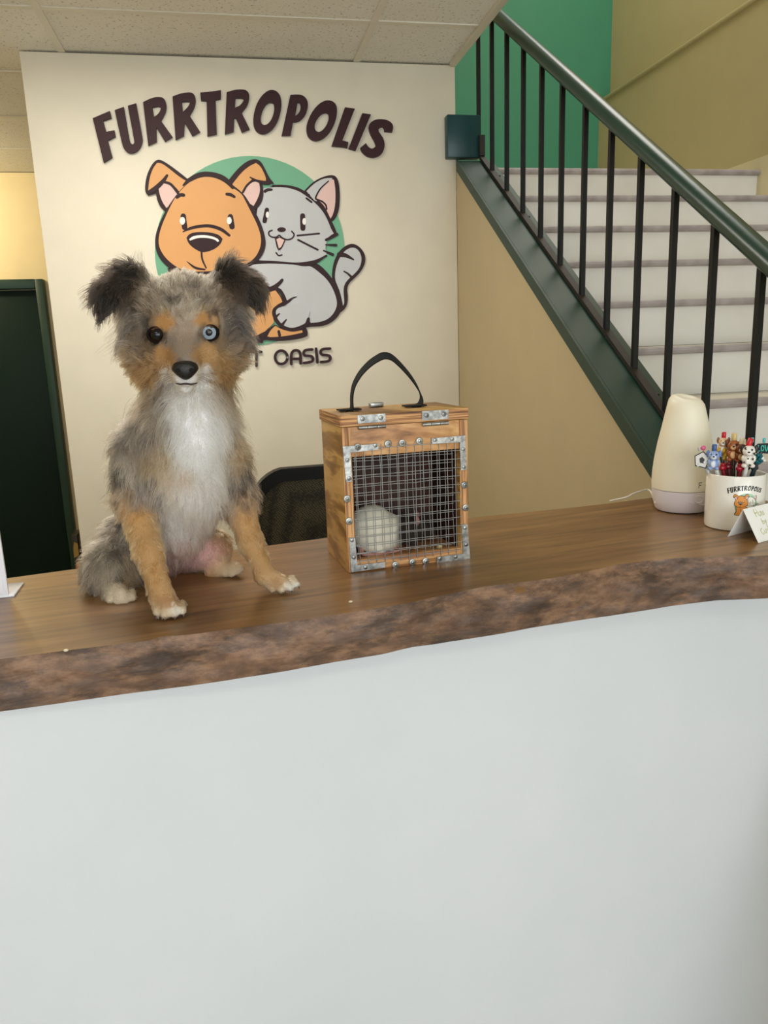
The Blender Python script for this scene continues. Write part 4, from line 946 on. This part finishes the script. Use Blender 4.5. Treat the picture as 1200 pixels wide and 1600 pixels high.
def pom(part, cap, flat):
    part('pompom', [(7*mm*math.sin(i*2.4)*math.sqrt(1-((i/9)-1)**2), 4*mm*math.cos(i*2.4)*math.sqrt(max(0, 1-((i/9)-1)**2)), 7*mm*((i/9)-1), 3.2*mm, 3.2*mm, 3.2*mm) for i in range(19)], (14, 96, 104), 0.7); part('paw', [(7*mm, -2*mm, 2*mm, 3*mm, 2*mm, 3*mm), (10*mm, -2*mm, -2*mm, 2.4*mm, 2*mm, 2.4*mm)], (236, 234, 228))
pen(1184, 717, 1.10, 'pen topped by a dark teal pompom beside the spotted puppy', (20, 40, 46), pom)
def bead(col):
    def f(part, cap, flat): part('bead', [(0, 0, 0, 7*mm, 5*mm, 5.4*mm), (0, 0, 6*mm, 4.4*mm, 4.0*mm, 3*mm)], col, 0.2)
    return f
pen(1129, 731, 1.095, 'pen with a glossy red bead low beside the blue puppy', (120, 14, 26), bead((158, 14, 34)))
pen(1156, 732, 1.095, 'pen with a glossy red bead at the middle of the mug rim', (120, 14, 26), bead((160, 18, 40)))
pen(1145, 724, 1.12, 'pen with a black bead between the two red beads', (20, 20, 20), bead((24, 20, 22)))
pen(1138, 729, 1.10, 'pen with a dark red bead left of the black bead', (70, 14, 20), bead((96, 16, 30)))
pen(1166, 731, 1.11, 'pen with a black bead below the spotted puppy', (20, 20, 20), bead((20, 18, 20)))
pen(1179, 731, 1.11, 'pen with a grey bead at the right end of the mug rim', (60, 60, 64), bead((52, 50, 56)))
pen(1163, 690, 1.14, 'pen with a plain cream clicker at the back of the mug', (210, 200, 170), lambda part, cap, flat: cap('clicker', 0, 0, 0, 2.6*mm, 9*mm, (226, 212, 176)))

# ------------------------------------------------------------------ folded note
k0, k1 = onZ(1185, 849, CZT), onZ(1137, 839, CZT)
apex = onY(1161, 796, (k0[1]+k1[1])/2)
rd = np.array([0.93, 0.36, 0]); rd /= np.linalg.norm(rd); LN = 0.095
nt_ = thing('folded_note', 'white folded tent note with handwriting in front of the mug', 'note', tuple(k0))
M_paper = mat('note_paper', (250, 250, 244), 0.7)
def leaf(name, a, b):
    bm = bmesh.new(); n_ = np.cross(b-a, rd); n_ /= np.linalg.norm(n_)
    q = [a, a+rd*LN, b+rd*LN, b]; f = [bm.verts.new(tuple(v-k0)) for v in q]; g_ = [bm.verts.new(tuple(v-k0+n_*0.0003)) for v in q]
    bm.faces.new(f); bm.faces.new(g_)
    for i in range(4): bm.faces.new((f[i], f[(i+1) % 4], g_[(i+1) % 4], g_[i]))
    return build(name, bm, M_paper, nt_), n_
lf, nn1 = leaf('front_leaf', k0+np.array([0, 0, 0.0005]), apex); leaf('rear_leaf', k1+np.array([0, 0, 0.0005]), apex-rd*0.0)
upv = (apex-k0); HL = np.linalg.norm(upv); upv = upv/HL
sgn = 1 if nn1@np.array([0, -1, 0.3]) > 0 else -1
def nfn(u, v, d): return tuple(rd*u+upv*(HL-v)+nn1*sgn*(0.0006+d))
M_pen = mat('olive_ink', (208, 208, 156), 0.6)
hand = [[(24,13),(23,6),(25,3),(29,4),(29,8),(24,9)], [(31,11),(34,9),(33,7),(31,9),(33,13),(36,12)], [(38,13),(38,8),(40,8),(42,13)], [(46,8),(44,9),(46,11),(44,13)],
        [(32,17),(32,24)], [(32,21),(35,20),(36,23),(32,24)], [(39,20),(40,23),(43,19),(39,28)],
        [(24,29),(20,30),(19,34),(22,37),(25,35)], [(27,32),(28,36),(31,35),(32,31)], [(37,31),(34,32),(37,34),(34,37)], [(40,28),(40,36),(42,36)], [(39,31),(43,30)], [(46,32),(45,35),(48,36),(49,33),(46,32)], [(52,36),(52,32),(54,32),(55,36),(57,32),(59,36)]]
bm = bmesh.new()
for h_ in hand: plate(bm, [[(x*mm, y*mm*HL/0.046) for x, y in stroke(h_, 0.9)]], nfn, 0, 0.0002)
build('handwriting', bm, M_pen, lf)
# ------------------------------------------------------------------ the dog
PX = 0.00084                     # metres per photo pixel at the dog
def D(px, py, Y): return onY(px, py, Y)
GREY, TAN, WHITE, DARK = (132, 121, 110), (198, 154, 104), (238, 233, 228), (52, 43, 38)
LGREY, CREAM, PINK, PALE = (158, 145, 131), (220, 202, 174), (208, 158, 150), (216, 209, 200)
DP = []
def cap_(a, b, ra, rb, grp, col, ln, flow, lift=0.35, k=0.018):
    DP.append(dict(t='c', a=D(*a), b=D(*b), ra=ra*PX, rb=rb*PX, g=grp, col=col, ln=ln, flow=flow, lift=lift, k=k))
DOWN = (0, -0.15, -1)
# trunk: deep chest, narrowing to the belly, sitting rump
cap_((292, 595, 1.08), (288, 672, 1.075), 64, 70, 'neck', GREY, .036, DOWN, .5)
cap_((290, 672, 1.075), (282, 745, 1.085), 72, 72, 'trunk', GREY, .032, DOWN, .40)
cap_((282, 745, 1.085), (262, 820, 1.125), 70, 62, 'trunk', GREY, .028, DOWN, .35)
cap_((262, 820, 1.125), (222, 872, 1.19), 60, 68, 'rump', GREY, .024, DOWN, .35)
# chest bib
cap_((305, 640, 1.035), (300, 760, 1.035), 34, 40, 'bib', WHITE, .036, DOWN, .40)
cap_((300, 760, 1.04), (282, 825, 1.065), 36, 30, 'bib', PALE, .030, DOWN, .35)
# hind legs
cap_((196, 850, 1.15), (170, 892, 1.10), 48, 40, 'thigh', GREY, .024, DOWN, .40)
cap_((170, 892, 1.10), (180, 925, 1.058), 34, 20, 'thigh', GREY, .018, DOWN, .35)
cap_((180, 924, 1.060), (190, 932, 1.034), 17, 13, 'hpaw', CREAM, .009, (0, -1, -.3), .2, .008)
cap_((275, 852, 1.16), (328, 862, 1.135), 46, 30, 'inner', PINK, .012, DOWN, .25)
cap_((300, 850, 1.16), (336, 852, 1.145), 36, 27, 'inner', TAN, .014, DOWN, .3)
cap_((328, 862, 1.135), (346, 888, 1.12), 27, 14, 'inner', TAN, .010, DOWN, .3, .012)
cap_((332, 893, 1.125), (366, 888, 1.108), 14, 13, 'hpaw', TAN, .009, (.7, -.6, -.1), .2, .008)
# forelegs: shoulder, elbow, wrist, paw
cap_((222, 705, 1.07), (210, 778, 1.062), 46, 30, 'shoulder', GREY, .026, DOWN, .35)
cap_((210, 778, 1.062), (232, 862, 1.000), 27, 19.5, 'leg', TAN, .014, DOWN, .32, .014)
cap_((232, 862, 1.000), (253, 930, .966), 19.5, 17, 'leg', TAN, .010, DOWN, .3, .010)
cap_((253, 934, .968), (264, 948, .952), 17, 15, 'paw', TAN, .008, (.3, -1, -.2), .2, .008)
cap_((350, 712, 1.085), (372, 782, 1.075), 38, 27, 'shoulder', GREY, .026, DOWN, .35)
cap_((372, 782, 1.075), (392, 848, 1.045), 24, 18.5, 'leg', TAN, .014, DOWN, .32, .014)
cap_((392, 848, 1.045), (414, 898, 1.022), 18.5, 16, 'leg', TAN, .010, DOWN, .3, .010)
cap_((414, 900, 1.022), (438, 910, 1.010), 16, 14, 'paw', TAN, .008, (.8, -.7, -.1), .2, .008)
# toes
for (x, y, Y) in ((246, 957, .948), (258, 960, .942), (272, 959, .941), (285, 954, .946)): cap_((x-2, y-10, Y+.016), (x, y, Y), 7.2, 6.6, 'toe', CREAM, .0055, (.1, -1, -.4), .25, .0022)
for (x, y, Y) in ((426, 921, 1.006), (440, 922, 1.000), (453, 919, 1.000), (463, 913, 1.006)): cap_((x-8, y-9, Y+.013), (x, y, Y), 6.8, 6.2, 'toe', CREAM, .0055, (.6, -.8, -.3), .25, .0022)
for (x, y, Y) in ((172, 937, 1.034), (184, 939, 1.029), (196, 938, 1.029), (207, 934, 1.033)): cap_((x-1, y-8, Y+.014), (x, y, Y), 7, 7, 'toe', CREAM, .0055, (0, -1, -.4), .25, .0022)
for (x, y, Y) in ((352, 897, 1.105), (362, 897, 1.099), (371, 893, 1.098), (377, 888, 1.102)): cap_((x-7, y-5, Y+.012), (x, y, Y), 6.5, 6.5, 'toe', CREAM, .0055, (.7, -.7, -.3), .25, .0022)
# head: skull, brow, cheeks, muzzle, chin
NOSE = D(289, 577, .932)
cap_((258, 492, 1.055), (318, 490, 1.055), 46, 46, 'head', LGREY, .016, 'nose', .35, .02)
cap_((288, 470, 1.05), (288, 500, 1.02), 42, 40, 'head', LGREY, .014, 'nose', .35, .02)
cap_((240, 556, 1.055), (262, 560, 1.01), 42, 29, 'cheek', (146, 122, 98), .022, 'nose', .35, .02)
cap_((340, 554, 1.055), (318, 558, 1.01), 42, 29, 'cheek', (146, 122, 98), .022, 'nose', .35, .02)
cap_((288, 540, 1.01), (289, 573, .957), 32, 18, 'muzzle', GREY, .006, 'nose', .2, .014)
cap_((280, 584, .975), (284, 590, .952), 16, 11, 'lip', WHITE, .007, 'nose', .2, .008)
cap_((299, 584, .975), (296, 590, .952), 16, 11, 'lip', WHITE, .007, 'nose', .2, .008)
cap_((289, 601, .990), (290, 604, .966), 15, 10, 'lip', WHITE, .009, 'nose', .2, .006)
cap_((246, 508, 1.006), (262, 506, 1.002), 13, 11, 'brow', TAN, .005, 'nose', .3, .012)
cap_((312, 504, 1.002), (328, 503, 1.006), 11, 13, 'brow', TAN, .005, 'nose', .3, .012)
# ears: semi-erect, folded over and outwards
cap_((230, 462, 1.07), (200, 436, 1.065), 24, 22, 'earL', DARK, .022, (-.5, -.1, .7), .5, .012)
cap_((200, 436, 1.062), (166, 462, 1.038), 21, 18, 'earL', DARK, .022, (-.75, -.1, -.45), .4, .010)
cap_((166, 462, 1.038), (160, 488, 1.028), 17, 8, 'earL', DARK, .020, (-.15, -.1, -1), .3, .010)
cap_((212, 490, 1.07), (205, 532, 1.07), 22, 16, 'tuft', GREY, .032, (-.3, -.1, -1), .35, .012)
cap_((336, 460, 1.07), (360, 434, 1.065), 24, 22, 'earR', DARK, .022, (.4, -.1, .7), .5, .012)
cap_((360, 434, 1.062), (392, 452, 1.038), 21, 18, 'earR', DARK, .022, (.75, -.1, -.45), .4, .010)
cap_((392, 452, 1.038), (403, 474, 1.030), 17, 8, 'earR', DARK, .020, (.15, -.1, -1), .3, .010)
cap_((362, 488, 1.07), (372, 530, 1.07), 22, 16, 'tuft', GREY, .032, (.3, -.1, -1), .35, .012)
order = {'trunk': 0, 'neck': 0, 'rump': 0, 'bib': 1}
allp = np.array([q for s in DP for q in (s['a'], s['b'])]); rr = max(s['ra'] for s in DP)
lo, hi = allp.min(0)-rr*0.9, allp.max(0)+rr*0.9; lo[2] = max(lo[2], CZT-0.004)
dv, dfc = surface_nets(DP, lo, hi, 0.0033)
GR = [s['g'] for s in DP]
def dog_weights(P):
    d = np.stack([prim_d(P, s) for s in DP], 1); w = np.exp(-(d-d.min(1, keepdims=True))/0.006); return w/w.sum(1, keepdims=True)
PB = np.array([lin_np(s['col']) for s in DP])
HEADG = {'head', 'cheek', 'muzzle', 'lip', 'brow', 'earL', 'earR', 'tuft'}; BODYG = {'neck', 'trunk', 'rump', 'bib', 'shoulder', 'thigh', 'inner'}; LEGG = {'leg', 'paw', 'toe', 'hpaw'}
# soft patches: groups, x, y, rx, ry (photo pixels), colour, strength
PATCH = [
 (HEADG, 289, 452, 60, 30, (158, 143, 126), .8), (HEADG, 225, 465, 22, 26, (120, 92, 62), .5), (HEADG, 350, 462, 22, 26, (118, 90, 60), .5),
 ({'earL'}, 160, 478, 26, 34, (30, 26, 24), .9), ({'earL'}, 208, 428, 18, 26, (36, 31, 28), .9), ({'earR'}, 400, 468, 24, 30, (40, 34, 30), .9), ({'earR'}, 352, 428, 18, 24, (38, 32, 28), .9),
 (HEADG, 215, 525, 26, 36, (118, 108, 100), .7), (HEADG, 374, 515, 24, 40, (78, 74, 76), .8),
 (HEADG, 236, 505, 14, 24, (70, 62, 58), .5), (HEADG, 232, 540, 14, 22, (110, 86, 60), .6),
 (HEADG, 258, 502, 15, 13, (182, 134, 82), 1), (HEADG, 316, 500, 15, 13, (183, 136, 84), 1),
 (HEADG, 289, 525, 15, 34, (164, 143, 124), .9), (HEADG, 289, 480, 22, 24, (182, 166, 148), .8),
 (HEADG, 258, 560, 20, 20, (180, 136, 88), 1), (HEADG, 322, 555, 22, 22, (186, 144, 96), 1), (HEADG, 232, 585, 22, 26, (152, 114, 74), .9), (HEADG, 345, 582, 22, 28, (170, 131, 87), .9),
 (HEADG, 282, 566, 8, 8, (96, 78, 68), .7), (HEADG, 289, 602, 32, 16, (250, 246, 242), 1), (HEADG, 264, 588, 15, 14, (230, 216, 200), .9), (HEADG, 315, 586, 17, 15, (242, 234, 226), 1),
 (HEADG, 244, 524, 19, 13, (40, 31, 27), .85), (HEADG, 326, 520, 17, 14, (66, 56, 50), .7),
 (HEADG, 270, 470, 18, 5, (44, 40, 40), .9), (HEADG, 332, 490, 9, 9, (66, 60, 58), .7), (HEADG, 300, 445, 12, 6, (90, 82, 78), .6), (HEADG, 318, 470, 10, 7, (86, 78, 74), .5),
 (BODYG, 312, 660, 44, 66, (244, 241, 240), 1), (BODYG, 318, 715, 40, 40, (246, 243, 241), 1), (BODYG, 300, 620, 40, 24, (236, 230, 224), .9), (BODYG, 296, 790, 46, 58, (216, 206, 198), .9),
 (BODYG, 245, 715, 34, 24, (183, 155, 116), .8), (BODYG, 368, 705, 20, 34, (181, 151, 114), .8), (BODYG, 225, 610, 26, 30, (143, 121, 97), .6), (BODYG, 350, 620, 24, 30, (149, 123, 94), .6),
 (BODYG, 275, 745, 30, 18, (196, 166, 138), .6), (BODYG, 182, 742, 13, 13, (34, 31, 31), .95), (BODYG, 172, 868, 15, 10, (44, 40, 38), .9), (BODYG, 215, 690, 34, 36, (112, 104, 98), .5), (BODYG, 228, 772, 20, 24, (112, 106, 104), .7),
 (BODYG, 205, 905, 14, 40, (169, 141, 104), .8), (BODYG, 160, 880, 34, 40, (136, 126, 108), .5), (BODYG, 300, 862, 44, 24, (214, 164, 156), .9), (BODYG, 258, 890, 24, 16, (188, 146, 140), .8), (BODYG, 345, 832, 16, 16, (168, 140, 104), .7),
 (LEGG, 214, 772, 18, 26, (124, 116, 112), .7), (LEGG, 384, 776, 12, 18, (120, 112, 108), .7), (LEGG, 240, 880, 24, 60, (185, 144, 97), .6), (LEGG, 402, 862, 22, 44, (183, 144, 99), .6),
 (LEGG, 262, 940, 22, 10, (168, 120, 73), .6), (LEGG, 276, 954, 13, 9, (232, 222, 206), .9), (LEGG, 455, 918, 14, 9, (238, 230, 216), .9), (LEGG, 432, 912, 12, 10, (178, 133, 85), .6)]
def dog_color(P, w):
    px = proj(P); c = w@PB
    gid = np.argmax(w, 1); gname = np.array(GR)[gid]
    # merle mottling of the grey coat
    sat = np.isin(gname, ['neck', 'trunk', 'rump', 'thigh', 'shoulder', 'head', 'tuft'])
    n = 0.55*vnoise(P, 42, 1)+0.3*vnoise(P, 95, 2)+0.15*vnoise(P, 210, 5)
    mdark = np.clip((n-0.54)/0.10, 0, 1)*0.9*sat; mlight = np.clip((0.46-n)/0.10, 0, 1)*0.6*sat
    c = c*(1-mdark[:, None])+lin_np((60, 54, 50))*mdark[:, None]; c = c*(1-mlight[:, None])+lin_np((186, 174, 156))*mlight[:, None]
    front = P[:, 1]
    jX = 9*(vnoise(P, 150, 7)-.5)+9*(vnoise(P, 420, 9)-.5); jY = 9*(vnoise(P, 150, 8)-.5)+12*(vnoise(P, 420, 10)-.5)
    for grp, x, y, rx, ry, col, s in PATCH:
        jx, jy = jX, jY
        q = ((px[:, 0]+jx-x)/rx)**2+((px[:, 1]+jy-y)/ry)**2
        a = s*np.clip((1.5-q)/1.1, 0, 1)*np.isin(gname, list(grp))
        if grp is BODYG: a = a*np.clip((1.13-front)/0.03, 0, 1) if y < 800 and x > 220 else a
        c = c*(1-a[:, None])+lin_np(col)*a[:, None]
    return c
dme = np_mesh('body', dv, dfc); wv = dog_weights(dv); vcol(dme, dog_color(dv, wv)*0.8)
dog = thing('dog', 'small blue merle shepherd puppy with one blue eye sitting on the counter', 'dog', tuple(D(290, 940, 1.03)[:2])+(CZT,))
body = child(link('body', dme, coat_mat('dog_skin_coat', 0.8)), dog)
# eyes, nose, mouth, claws
M_pupil = mat('eye_black', (8, 7, 7), 0.06, spec=0.35)
def eye(px, py, Y, iris, dark):
    c = D(px, py, Y); r = 0.0112
    view = (CAM-c)/np.linalg.norm(CAM-c); t1 = np.cross([0, 0, 1], view); t1 /= np.linalg.norm(t1); t2 = np.cross(view, t1)
    bm = bmesh.new(); ball(bm, c, r, 24, 16)
    e = child(build('eyeball', bm, M_pupil if dark else mat('eye_rim_dark', (20, 21, 25), 0.08, spec=0.3), smooth='all'), dog)
    def disc(name, rad, off, m, c0=(0, 0)):
        b2 = bmesh.new(); cen = c+t1*c0[0]+t2*c0[1]; rim = []
        rows_ = []
        for q in range(0, 6):
            f = rad*q/5; z = math.sqrt(max(r*r-f*f, 1e-8))+off
            rows_.append([tuple(cen+view*z+(t1*math.cos(2*math.pi*k/20)+t2*math.sin(2*math.pi*k/20))*f) for k in range(20)] if q else [tuple(cen+view*z)])
        vv = [[b2.verts.new(p) for p in row] for row in rows_]
        for k in range(20): b2.faces.new((vv[0][0], vv[1][k], vv[1][(k+1) % 20]))
        for a_, b_ in zip(vv[1:-1], vv[2:]):
            for k in range(20): b2.faces.new((a_[k], b_[k], b_[(k+1) % 20], a_[(k+1) % 20]))
        o = build(name, b2, m, e, smooth='all'); return o
    disc('iris', 0.0087 if not dark else 0.0086, 0.0003, mat('iris_'+('brown' if dark else 'blue'), iris, 0.08, spec=0.3, rgb2=tuple(v*0.75 for v in iris), nscale=900))
    disc('pupil', 0.0043 if not dark else 0.0060, 0.0006, M_pupil)
    b2 = bmesh.new(); ball(b2, (0, 0, 0), r*1.07, 28, 20)      # upper lid: the top slice of a slightly larger shell
    out = 1 if px > 289 else -1
    for v in list(b2.verts):
        q = np.array(v.co); h_ = q@t2+0.16*out*(q@t1)
        if h_ < r*0.52: b2.verts.remove(v)
        else: v.co = Vector(c+q)
    child(build('upper_lid', b2, mat('lid_fur', (88, 64, 46), 0.9, spec=0.1), smooth='all'), dog)
    b2 = bmesh.new(); tube(b2, [tuple(c+view*0.0062+(t1*math.cos(a)*1.16+t2*math.sin(a)*(0.86 if math.sin(a) > 0 else 0.95))*0.0098) for a in [2*math.pi*k/28 for k in range(29)]], 0.0018, 8, False)
    child(build('eyelid', b2, mat('eyelid_dark', (26, 19, 17), 0.9, spec=0.1), smooth='all'), dog)
eye(246, 523, 1.0015, (36, 18, 10), True); eye(326.5, 519.5, 1.0015, (166, 182, 196), False)
bm = bmesh.new(); nc_ = NOSE+np.array([0, 0.004, 0.0])
ball(bm, nc_, (0.0155, 0.011, 0.0125), 24, 16)
for v in bm.verts:
    q = np.array(v.co)-nc_
    if q[2] < 0: v.co.x = nc_[0]+q[0]*(1+q[2]/0.0125*0.42)
    if q[2] > 0.006: v.co.z = nc_[2]+0.006+(q[2]-0.006)*0.6
nose = child(build('nose', bm, mat('nose_leather', (18, 15, 15), 0.32, bump=0.3, bscale=700), smooth='all'), dog)
for s in (-1, 1):
    bm = bmesh.new(); ball(bm, nc_+np.array([s*0.0075, -0.0094, -0.001]), (0.003, 0.002, 0.0022), 10, 8); build('nostril', bm, mat('nostril_black', (3, 3, 3), 0.9), nose, smooth='all').location = (0, 0, 0)
bm = bmesh.new(); mpts = [D(272, 598, .945), D(280, 602, .938), D(290, 600, .936), D(299, 602, .938), D(309, 597, .946)]
tube(bm, [tuple(v) for v in catmull([D(275, 599, .947), D(282, 600.5, .9395), D(290, 599.5, .938), D(299, 600.5, .9395), D(308, 598.5, .947)], 5)], [0.0006+0.0006*math.sin(math.pi*i/20) for i in range(21)], 6); child(build('mouth', bm, mat('lip_dark', (62, 48, 44), 0.8), smooth='all'), dog)
for (x, y, Y) in ((244, 965, .941), (258, 967, .935), (273, 966, .934), (287, 961, .939), (427, 927, 1.0), (442, 927, .994), (456, 924, .994), (467, 917, 1.0)):
    c = D(x, y, Y+0.004); c[2] = max(c[2], CZT+0.004); bm = bmesh.new(); tube(bm, [tuple(c+np.array([0, 0.006, 0.003])), tuple(c+np.array([0, 0.001, 0.0015])), tuple(c+np.array([0, -0.003, -0.002]))], [0.0015, 0.0013, 0.0005], 6); child(build('claw', bm, mat('claw_dark', (86, 70, 60), 0.4), smooth='all'), dog)
# ---- coat of hair
from mathutils.kdtree import KDTree
rg = np.random.default_rng(11)
tri = np.concatenate([dfc[:, [0, 1, 2]], dfc[:, [0, 2, 3]]]); A, B, Cc = dv[tri[:, 0]], dv[tri[:, 1]], dv[tri[:, 2]]
fn_ = np.cross(B-A, Cc-A); ar = np.linalg.norm(fn_, axis=1)/2
vn = np.zeros_like(dv)
for k in range(3): np.add.at(vn, tri[:, k], fn_)
vn /= np.linalg.norm(vn, axis=1, keepdims=True)+1e-12
eps = 0.002
gch = field(dv[:2000]+vn[:2000]*eps, DP)-field(dv[:2000]-vn[:2000]*eps, DP)
if np.median(gch) < 0: vn = -vn
def grow(N, lenmul, rad, seed, sel=None, jit=0.22, mulcol=1.0, clump=20):
    rg = np.random.default_rng(seed); f = rg.choice(len(tri), N, p=ar/ar.sum()); u, v = rg.random(N), rg.random(N); m = u+v > 1; u[m], v[m] = 1-u[m], 1-v[m]
    def mixv(T): return T[tri[f, 0]]*(1-u-v)[:, None]+T[tri[f, 1]]*u[:, None]+T[tri[f, 2]]*v[:, None]
    P, Nn = mixv(dv), mixv(vn); Nn /= np.linalg.norm(Nn, axis=1, keepdims=True)
    w = dog_weights(P); ln = w@np.array([s['ln'] for s in DP]); lift = w@np.array([s['lift'] for s in DP])
    fl = np.zeros((N, 3)); back = P-(NOSE+np.array([0, -0.02, 0.0])); back /= np.linalg.norm(back, axis=1, keepdims=True)
    for i, s in enumerate(DP):
        vec = back if s['flow'] == 'nose' else np.array(s['flow'])/np.linalg.norm(s['flow']); fl += w[:, i:i+1]*vec
    px = proj(P)
    # shorter on the face and near eyes and nose
    dn2 = np.linalg.norm(P-NOSE, axis=1); face = np.isin(np.array(GR)[np.argmax(w, 1)], ['muzzle', 'lip', 'brow', 'head', 'cheek'])
    ln = np.where(face, np.minimum(ln, 0.0045+0.19*np.clip(dn2-0.028, 0, 1)), ln)
    keep = np.ones(N, bool)
    for ex, ey in ((246, 523), (326.5, 519.5)):
        de = np.hypot((px[:, 0]-ex)/14.5, (px[:, 1]-ey)/12.5); keep &= ~((de < 1) & face)
        ln = np.where(face & (de < 2.2), np.minimum(ln, 0.0035), ln)
    keep &= np.hypot((px[:, 0]-289)/16.5, (px[:, 1]-576)/14) > 1
    keep &= P[:, 2] > CZT+0.002
    if sel is not None: keep &= sel(P, w, rg)
    P, Nn, ln, lift, fl, w = P[keep], Nn[keep], ln[keep], lift[keep], fl[keep], w[keep]; N = len(P)
    col = dog_color(P, w)
    gname = np.array(GR)[np.argmax(w, 1)]; merle = np.isin(gname, ['neck', 'trunk', 'rump', 'thigh', 'shoulder', 'head', 'tuft', 'earL', 'earR'])
    wh = np.clip((col.min(1)-0.45)/0.2, 0, 1)
    ng = max(N//clump, 1); gi = rg.choice(N, ng, replace=False); kd = KDTree(ng)
    for a_, i_ in enumerate(gi): kd.insert(P[i_], a_)
    kd.balance(); near = np.array([kd.find(p_)[1] for p_ in P])
    q = 0.55*rg.random(ng)[near]+0.45*rg.random(N); q = np.clip((q-0.5)*1.35+0.5, 0, 1); gfac = rg.uniform(0.70, 1.22, ng)[near]
    col = col*gfac[:, None]
    dk = (merle & (q < 0.26))*(0.62*(1-wh)); lt = (merle & (q > 0.80))*(0.55*(1-0.93*np.isin(gname, ['earL', 'earR'])))
    col = col*(1-dk[:, None])+lin_np((48, 42, 38))*dk[:, None]; col = col*(1-lt[:, None])+lin_np((200, 186, 164))*lt[:, None]
    # clumps: neighbours share a bend
    cn = np.stack([vnoise(P, 130, s) for s in (21, 22, 23)], 1)-0.5; cn2 = np.stack([vnoise(P, 38, s) for s in (31, 32, 33)], 1)-0.5
    tang = fl-Nn*np.sum(fl*Nn, 1, keepdims=True); tl_ = np.linalg.norm(tang, axis=1, keepdims=True); tang = tang/(tl_+1e-6)
    d0 = tang*(1-lift)[:, None]+Nn*lift[:, None]*1.2+cn*0.75+cn2*0.5+rg.normal(0, jit, (N, 3)); d0 /= np.linalg.norm(d0, axis=1, keepdims=True)
    L = ln*lenmul*rg.uniform(0.65, 1.25, N)
    K = 5; pts = np.zeros((N, K, 3)); pts[:, 0] = P-Nn*0.0008; dcur = d0.copy()
    for k in range(1, K):
        dcur = dcur+tang*0.16+np.array([0, 0, -0.07])+rg.normal(0, 0.06, (N, 3)); dcur /= np.linalg.norm(dcur, axis=1, keepdims=True)
        pts[:, k] = pts[:, k-1]+dcur*(L/(K-1))[:, None]
    gp = pts[gi[near]]
    same = (np.linalg.norm(gp[:, 0]-P, axis=1) < 0.02)[:, None]
    for k in range(1, K): pts[:, k] += (gp[:, k]-pts[:, k])*same*(0.74*(k/(K-1))**1.1)
    pts[:, :, 2] = np.maximum(pts[:, :, 2], CZT+0.0008)
    col = np.clip(col*np.where(np.isin(gname, ['head', 'cheek', 'muzzle', 'lip', 'brow'])[:, None], rg.uniform(0.55, 1.42, (N, 1)), rg.uniform(0.72, 1.26, (N, 1)))*(0.82+0.36*vnoise(P, 320, 44))[:, None]*mulcol, 0.004, 0.92)
    return pts, col, np.full(N, rad)*rg.uniform(0.7, 1.2, N)
G1 = grow(78000, 0.72, 0.00034, 1)
longg = {'earL', 'earR', 'tuft', 'neck', 'bib', 'trunk', 'rump', 'thigh', 'shoulder'}
G2 = grow(26000, 1.15, 0.00028, 2, lambda P, w, rg: np.isin(np.array(GR)[np.argmax(w, 1)], list(longg)), 0.28, 1.05)
G3 = grow(60000, 0.9, 0.00030, 3, lambda P, w, rg: np.isin(np.array(GR)[np.argmax(w, 1)], ['head', 'cheek', 'muzzle', 'lip', 'brow', 'leg', 'paw', 'toe', 'hpaw', 'inner']), 0.18)
pts, cols, rad = [np.concatenate(z) for z in zip(G1, G2, G3)]
fur = child(hair_object('fur', pts, cols, rad, None, hair_mat('dog_hair')), dog); tag(fur, kind='stuff')
wk = []
for s in (-1, 1):
    for i in range(7):
        p0 = D(289+s*(12+2.2*i), 585+3.2*(i % 3)-2, .952+.003*i); dd = np.array([s*(0.8+0.05*i), -0.35+0.12*i, -0.25-0.12*(i % 3)]); dd /= np.linalg.norm(dd); L_ = 0.030+0.004*(i % 3)
        wk.append([p0+dd*L_*t_+np.array([0, 0, -0.006*t_*t_]) for t_ in np.linspace(0, 1, 5)])
wk = np.array(wk); child(hair_object('whiskers', wk, np.tile(lin_np((60, 50, 44)), (len(wk), 1)), np.full(len(wk), 0.00022), None, fur.data.materials[0]), dog)
# two crumbs on the slab
for i, (x, y, lab) in enumerate(((103, 1016, 'tiny pale crumb near the front edge at the left of the counter'), (548, 940, 'tiny pale crumb on the counter in front of the carrier'))):
    p = onZ(x, y, CZT+0.0015); bm = bmesh.new(); ball(bm, p, (0.003, 0.002, 0.0015), 8, 6); tag(build('crumb', bm, mat('crumb', (232, 220, 190), 0.7), smooth='all'), lab, 'crumb')
